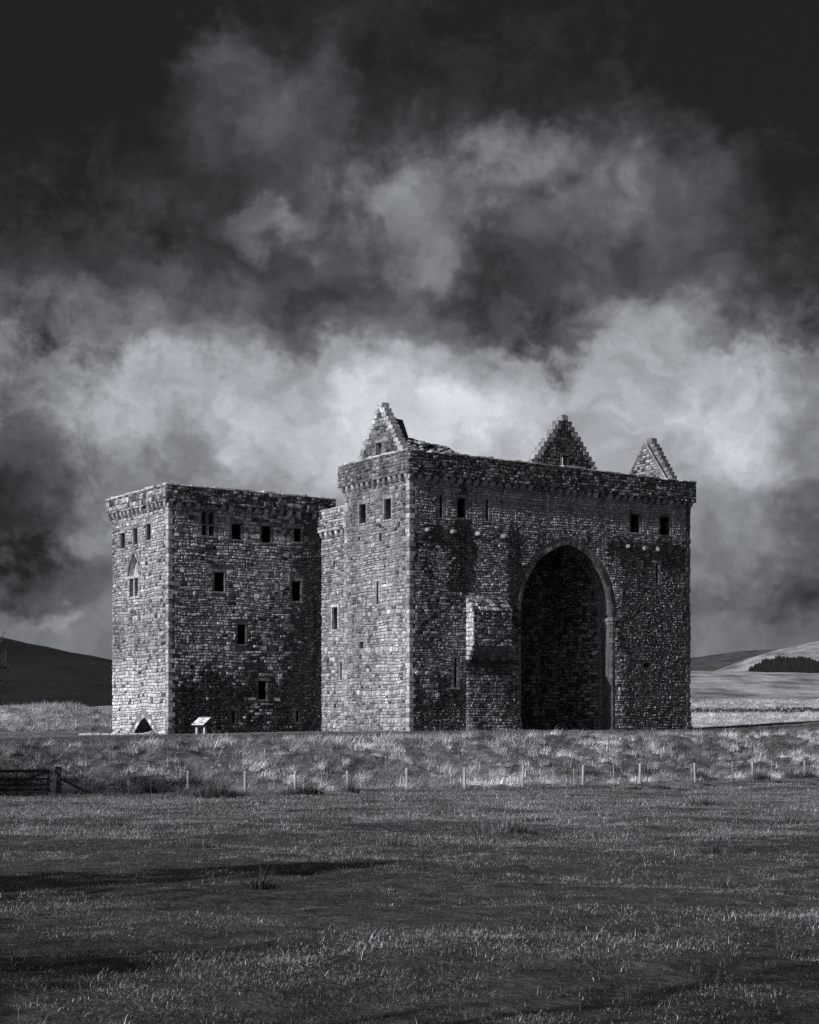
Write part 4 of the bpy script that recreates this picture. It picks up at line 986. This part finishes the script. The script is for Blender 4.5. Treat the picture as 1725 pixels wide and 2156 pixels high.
# ------------------------------------------------------------------ wire fence
def fence_xy(px, w=14.2):
    t = (px - 862.5) / 3446; y = (100 - w / CV.y) / (1 - t * (-CV.x / CV.y)) if False else None
    # point on the line v = -w seen under t:  CV.x * t*Y + CV.y * (Y - 100) = -w
    Y = (100 * CV.y - w) / (CV.x * t + CV.y); return t * Y, Y
fx, fy = fence_xy(-120); fence = empty('wire_fence', (fx, fy, gz(fx, fy)), 0, 'stock fence of round wooden posts and thin stakes along the foot of the bank', 'fence')
O3 = np.array((fx, fy, gz(fx, fy)))
def post(px, h, r, name, tilt=(0, 0), w=14.2, mat=None):
    x, y = fence_xy(px, w); z = gz(x, y); b = np.array((x, y, z)) - O3
    n = 10 if r > .03 else 6
    V, F = tube([(0, 0, -.3), (tilt[0] * .5, tilt[1] * .5, h * .5), (tilt[0], tilt[1], h - .02), (tilt[0], tilt[1], h)], [r, r * .98, r * .94, r * .78], n)
    return mesh_obj(name, V, F, mat or M_WOOD, fence, None, False, b), b, h
posts = [(-120, 1.2), (272, 1.17), (396, 1.15), (516, 1.12), (621, 1.12), (732, 1.13), (857, 1.2), (978, 1.18), (1100, 1.22), (1227, 1.18), (1347, 1.18), (1464, 1.15), (1585, 1.15), (1695, 1.15), (1820, 1.15)]
tops = []
for px, h in posts:
    o, b, hh = post(px, h, rng.uniform(.062, .078), 'post', (rng.normal(0, .02), rng.normal(0, .02))); tops.append((b, hh))
for px, h, tl_ in ((318, 1.1, 0), (231, .9, 0), (411, .95, 0), (545, 1.0, 0), (580, 1.05, -.10), (679, 1.05, -.04), (767, 1.15, 0), (949, 1.1, 0), (1032, 1.1, -.03), (1121, 1.05, 0), (1165, .9, 0), (1208, 1.05, 0), (1292, 1.2, 0), (1364, 1.15, .02), (1456, 1.1, 0), (1542, 1.15, 0), (1625, 1.2, 0), (1762, 1.1, 0)):
    post(px, h, .022, 'stake', (tl_, 0), 14.15)
for hgt in (.25, .48, .72, .95, 1.08):
    P = []
    for (b0, h0), (b1, h1) in zip(tops[:-1], tops[1:]):
        for k in range(6): t = k / 6; q = b0 * (1 - t) + b1 * t; P.append((q[0] - .07 * CV.x * -1, q[1] - .07, q[2] + hgt - .02 * math.sin(t * 3.14)))
    V, F = tube(P, [.0035] * len(P), 4, False); mesh_obj('wire', V, F, M_WIRE, fence)

# field gate at the left end of the fence
gxp, gyp = fence_xy(122, 15.0); gate = empty('field_gate', (gxp, gyp, gz(gxp, gyp)), 0, 'dark wooden field gate with stout hanging post and brace at the left edge', 'gate')
def bar(name, p, q, a, b, mat=M_DARKWOOD, parent=gate):
    p, q = Vector(p), Vector(q); t = (q - p); L = t.length; V, F = block(-a / 2, a / 2, -b / 2, b / 2, 0, L, .01, .004)
    rot = t.to_track_quat('Z', 'Y'); V = [tuple(rot @ Vector(v) + p) for v in V]; return mesh_obj(name, V, F, mat, parent)
bar('gate_post', (0, 0, -.4), (.02, 0, 1.42), .22, .22); bar('gate_post', (-.30, .1, -.3), (-.16, .1, 1.30), .09, .09, M_WOOD); bar('gate_post', (-.16, -.12, -.3), (-.04, -.12, 1.1), .06, .06, M_WOOD)
bar('gate_post', (-3.25, -.3, -.4), (-3.28, -.3, 1.4), .2, .2)
for z, hh in ((.18, .09), (.40, .09), (.62, .09), (.86, .10), (1.22, .13)): bar('rail', (-3.15, -.28, z), (-.36, 0.0, z + .02), .05, hh)
bar('brace', (-3.1, -.33, .2), (-.45, -.05, 1.2), .05, .09); bar('upright', (-1.75, -.2, .15), (-1.75, -.2, 1.26), .05, .10); bar('upright', (-.42, -.06, .15), (-.42, -.06, 1.26), .06, .10)
bar('strut', (.06, 0, .92), (1.9, .15, -.02), .11, .11)
bar('rail', (-6.0, -.6, 1.2), (-3.3, -.3, 1.23), .05, .14); bar('rail', (-6.0, -.6, .7), (-3.3, -.3, .72), .05, .12)

# ------------------------------------------------------------------ information board
bxp, byp = to_world(-9.6, 4.4)
bxp, byp = (424 - 862.5) / 3446 * 94.0, 94.0
board = empty('information_board', (bxp, byp, gz(bxp, byp)), R(-36), 'slanted information panel on two pale posts on the lawn before the left tower', 'sign')
for x in (-.33, .27):
    V, F = block(x - .075, x + .075, -.07, .09, -.3, .62, .012, .003); mesh_obj('leg', V, F, M_POST, board)
SL = R(34)
def tilt(V, z0=.80): return [(x, y * math.cos(SL) - z * math.sin(SL), z0 + y * math.sin(SL) + z * math.cos(SL)) for x, y, z in V]
V, F = block(-.50, .44, -.36, .42, -.035, 0.0, .01, .0); pn = mesh_obj('panel', tilt(V), F, M_PANEL, board)
V, F = block(-.52, .46, -.385, .445, -.075, -.036, .01, .0); mesh_obj('backing', tilt(V), F, M_DARKWOOD, board)
V, F = block(-.44, .38, -.05, .05, .56, .66, .01, .0); mesh_obj('cross_rail', V, F, M_DARKWOOD, board)
for x in (-.36, .24):
    V, F = block(x - .05, x + .12, -.2, .25, .60, .70, .01, .0); mesh_obj('bracket', V, F, M_DARKWOOD, board)
for a0, a1, b0, b1, mt in ((-.48, .42, .33, .40, M_PRINT), (-.44, -.18, .16, .20, M_PRINT), (-.20, -.02, .20, .29, M_PRINT), (.02, .40, .08, .12, M_PRINT), (-.46, -.30, -.30, -.18, M_PRINTD), (-.20, -.02, .02, .07, M_PRINT), (-.22, -.02, -.10, -.05, M_PRINTD), (-.02, .06, -.32, .26, M_PRINT), (.10, .24, -.24, -.12, M_PRINTD), (.28, .38, -.20, -.10, M_PRINT), (-.24, -.04, -.32, -.28, M_PRINT)):
    V = [(a0, b0, .003), (a1, b0, .003), (a1, b1, .003), (a0, b1, .003)]; mesh_obj('printed_field', tilt(V), [(0, 1, 2, 3)], mt, pn)

# low footings in the lawn beside the left tower
for k, (u, v, L, ang, lab) in enumerate(((-14.2, 17.2, 2.9, 1.1, 'low white stone kerb lying in the lawn left of the tower'), (-12.0, 15.4, 2.6, .9, 'low line of foundation stones at the foot of the left tower'))):
    x, y = to_world(u, v); e = empty('foundation_stones', (x, y, gz(x, y)), 0, lab, 'stones'); s = 0.0
    while s < L:
        w = rng.uniform(.3, .6); V, F = block(s, s + w - .03, -.16, .16, -.15, rng.uniform(.10, .2), .03, .02); q = -CA * .1
        mesh_obj('stone', V, F, M_STONE, e, {'tone': [.6 * rng.uniform(.8, 1.1)] * len(V), 'lichen': [.3] * len(V)}); s += w
for k, (v, s_, lab) in enumerate(((13.2, .30, 'rough boulder at the right foot of the pointed opening'), (13.9, .22, 'small rubble stone on the sill of the pointed opening'), (16.5, .34, 'rough boulder at the left foot of the pointed opening'), (15.9, .2, 'small stone lying left of the pointed opening'))):
    x, y = to_world(LU0 - .25, v); V, F = rock((0, 0, 0), (s_, s_ * .8, s_ * .7)); tag(mesh_obj('boulder', V, F, M_STONE, None, {'tone': [.4] * 14, 'lichen': [.3] * 14}, False, (x, y, gz(x, y) + s_ * .2)), lab, 'boulder', 'stones at the foot of the left tower')

# dry-stone dyke across the far pasture
dyke = empty('drystone_wall', (50, 340, gz(50, 340)), 0, 'long low dry-stone wall crossing the pale pasture at right', 'wall'); dyke['kind'] = 'thing'
core = Geo(); g = Geo()
xs = np.arange(36, 130, 1.5)
for x0, x1 in zip(xs[:-1], xs[1:]):
    ya, yb = 340 + .02 * x0, 340 + .02 * x1; za, zb = gz(x0, ya), gz(x1, yb)
    V = np.array([(x0, ya - .3, za - .3), (x1, yb - .3, zb - .3), (x1, yb + .3, zb - .3), (x0, ya + .3, za - .3), (x0, ya - .2, za + 1.05), (x1, yb - .2, zb + 1.05), (x1, yb + .2, zb + 1.05), (x0, ya + .2, za + 1.05)]) - np.array((50, 340, gz(50, 340)))
    core.add(V, BOXF, .05, .1)
    for k in range(20):
        t = rng.random(); row = k % 5; s = rng.uniform(.12, .26)
        P, F = rock((x0 + (x1 - x0) * t - 50, ya - .26 - 340, za * (1 - t) + zb * t + .1 + row * .26 - gz(50, 340) + rng.uniform(-.05, .08)), (s * 1.4, s, s * .8)); g.add(P, F, pick(0, .08, .3, .5, (.03, .07)), .45)
core.build('core', M_MORTAR, dyke); tag(g.build('dyke_stones', M_STONE, dyke), kind='stuff')

# spruce plantation on the far hill
g = Geo(); HR = ridge_pts([(1400, 1425), (1500, 1415), (1530, 1406), (1576, 1387), (1654, 1363), (1725, 1349), (1850, 1330), (2100, 1330), (2500, 1400)], 1500); hx, hzs = [p[0] for p in HR], [p[1] for p in HR]
for k in range(15000):
    x, y = rng.uniform(280, 400), rng.uniform(1160, 1470); tt = (y - 1500) / 480; zz = float(np.interp(x, hx, hzs)) * (1 - abs(tt) ** 1.7) - 2 * abs(tt)
    qx, qy = 862.5 + 3446 * x / y, 1525 - 3446 * zz / y
    if qy < np.interp(qx, [1570, 1580, 1612, 1640, 1666, 1700, 1725, 1800], [1430, 1412, 1394, 1390, 1388, 1393, 1399, 1412]) + 2.0 * math.sin(x * .7) or qy > 1424 or qx > 1800: continue
    hgt = rng.uniform(2.4, 4.2); r = hgt * .42; n = 5
    V = [(x + r * math.cos(q * 6.283 / n), y + r * math.sin(q * 6.283 / n), zz + EZ - .5) for q in range(n)] + [(x, y, zz + EZ + hgt)]
    g.add(V, [(q, (q + 1) % n, n) for q in range(n)], .01, 0)
tag(g.build('plantation', M_NEEDLE, None), 'dark spruce plantation on the flank of the far hill at right', None, None, 'stuff')

# ------------------------------------------------------------------ bare trees on the left bank; more added near the camera to shade the foreground
def grow(p, d, L, r, depth, T, B, rs):
    pts = [p]; rad = [r]; n = 4 if depth > 3 else 3
    for k in range(n):
        d = (d + Vector((rs.gauss(0, .16), rs.gauss(0, .16), rs.gauss(.03, .12)))).normalized(); p = p + d * (L / n); pts.append(p); rad.append(max(.016, r * (1 - .45 * (k + 1) / n)))
    V, F = tube(pts, rad, 6 if depth > 4 else (4 if depth > 1 else 3), False); (T if depth > 4 else B).add(V, F)
    if depth == 0: return
    m = rs.choice((2, 3, 3)) + (1 if depth < 4 else 0)
    for k in range(m):
        i = rs.randint(1, n); a = rs.uniform(.35, .95); ax = Vector((rs.gauss(0, 1), rs.gauss(0, 1), rs.gauss(0, .6)))
        nd = (d + ax.normalized() * math.tan(a) * .8).normalized()
        grow(pts[i], nd, L * rs.uniform(.62, .85), rad[i] * rs.uniform(.55, .75), depth - 1, T, B, rs)
def bare_tree(x, y, h, r, seed, label, depth=6, lean=(0, 0), group='bare trees at the left'):
    e = empty('bare_tree', (x, y, gz(x, y)), 0, label, 'tree', group); rs = random.Random(seed); T = Geo(); B = Geo()
    grow(Vector((0, 0, -.2)), Vector((lean[0], lean[1], 1)).normalized(), h * .34, r, depth, T, B, rs)
    T.build('trunk', M_BARK, e); B.build('crown', M_BARK, e)
for x, y, h, r, sd, lab, ln in (
        (-23.5, 66, 10, .22, 3, 'bare tree whose twigs reach in at the left edge above the gate', (.3, .05)), (-31, 70, 12, .25, 5, 'bare tree beyond the left edge, level with the bank', (.1, .1)),
        (-27.5, 92, 6.5, .14, 8, 'low bare thorn tree at the left edge beside the earthwork', (.6, -.1)), (-11.5, .2, 12, .26, 21, 'bare tree added for shade left of the camera', (.1, .1)), (-7.6, -4.6, 12, .26, 23, 'bare tree added behind the camera on the left for shade', (.1, .1)), (-15.0, -3.5, 14, .28, 27, 'tall bare tree added far behind the camera on the left for shade', (.1, .1)), (-5.0, -9.0, 13, .28, 29, 'bare tree added straight behind the camera for shade', (.1, .1)), (-18.5, 2.0, 13, .3, 33, 'bare tree added well left of the camera for shade', (.1, .1)), (-20.5, -1.0, 14, .3, 35, 'bare tree added farthest left of the camera for shade', (.1, .1)), (-16.0, 5.5, 12, .28, 37, 'bare tree left of the camera ahead of the others, added for shade', (.1, .1))):
    bare_tree(x, y, h, r, sd, lab, 6, ln)
def conifer(x, y, h, rb, label, ex=.8):
    """spruce: tapering stem, whorls of drooping boughs clad in needle sprays"""
    e = empty('spruce_tree', (x, y, gz(x, y)), 0, label, 'tree', 'spruces left of the pasture')
    V, F = tube([(0, 0, -.3), (0, 0, h * .5), (0, 0, h)], [.02 * h, .012 * h, .01], 7); mesh_obj('trunk', V, F, M_BARK, e)
    n = int(95 * h * (1.0 if ex > .6 else 2.0)); t = rng.random(n) ** .8; z = h * (.10 + .9 * t); a = rng.uniform(0, 6.283, n); R_ = (rb * (1 - t) ** ex + .12) * (1 + .45 * vnoise(a * 2.0, z * 1.1, x)); rr = R_ * np.sqrt(rng.random(n))
    sz = rng.uniform(.22, .42, n) * (.6 + .5 * (1 - t)); V = []; F = []
    for k in range(n):
        ca, sa = math.cos(a[k]), math.sin(a[k]); c = np.array((rr[k] * ca, rr[k] * sa, z[k] - .25 * rr[k])); d = np.array((ca, sa, -.35)) * sz[k]; w = np.array((-sa, ca, rng.normal(0, .4))) * sz[k] * .55
        i0 = len(V); V += [c - d * .5 - w * .4, c - d * .5 + w * .4, c + d * .5 + w, c + d * .9, c + d * .5 - w]; F.append((i0, i0 + 1, i0 + 2, i0 + 3, i0 + 4))
    mesh_obj('crown', V, F, M_NEEDLE, e)
for x, y, h, rb, lab in ((-19.6, 9.8, 12.4, 2.5, 'slim broad-topped spruce left of the view level with the first shade band'), (-23.4, 65.0, 8.6, 3.8, 'broad spruce just beyond the left edge before the gate'), (-17.6, .4, 10.0, 4.2, 'broad spruce added left of the camera to shade the foreground'), (-7.6, -3.4, 11.5, 3.2, 'broad spruce added behind the camera on the left to shade the foreground'), (-22.8, 68.8, 9.0, 3.7, 'broad spruce beyond the left edge level with the gate'), (-26.5, 66.5, 11.0, 4.2, 'tall broad spruce beyond the left edge behind the others'), (-27.5, 62.0, 10.0, 3.8, 'broad spruce farther beyond the left edge before the gate')):  # the spruces near the camera are added to shade the foreground
    conifer(x, y, h, rb, lab, .45 if 'broad' in lab else .8)
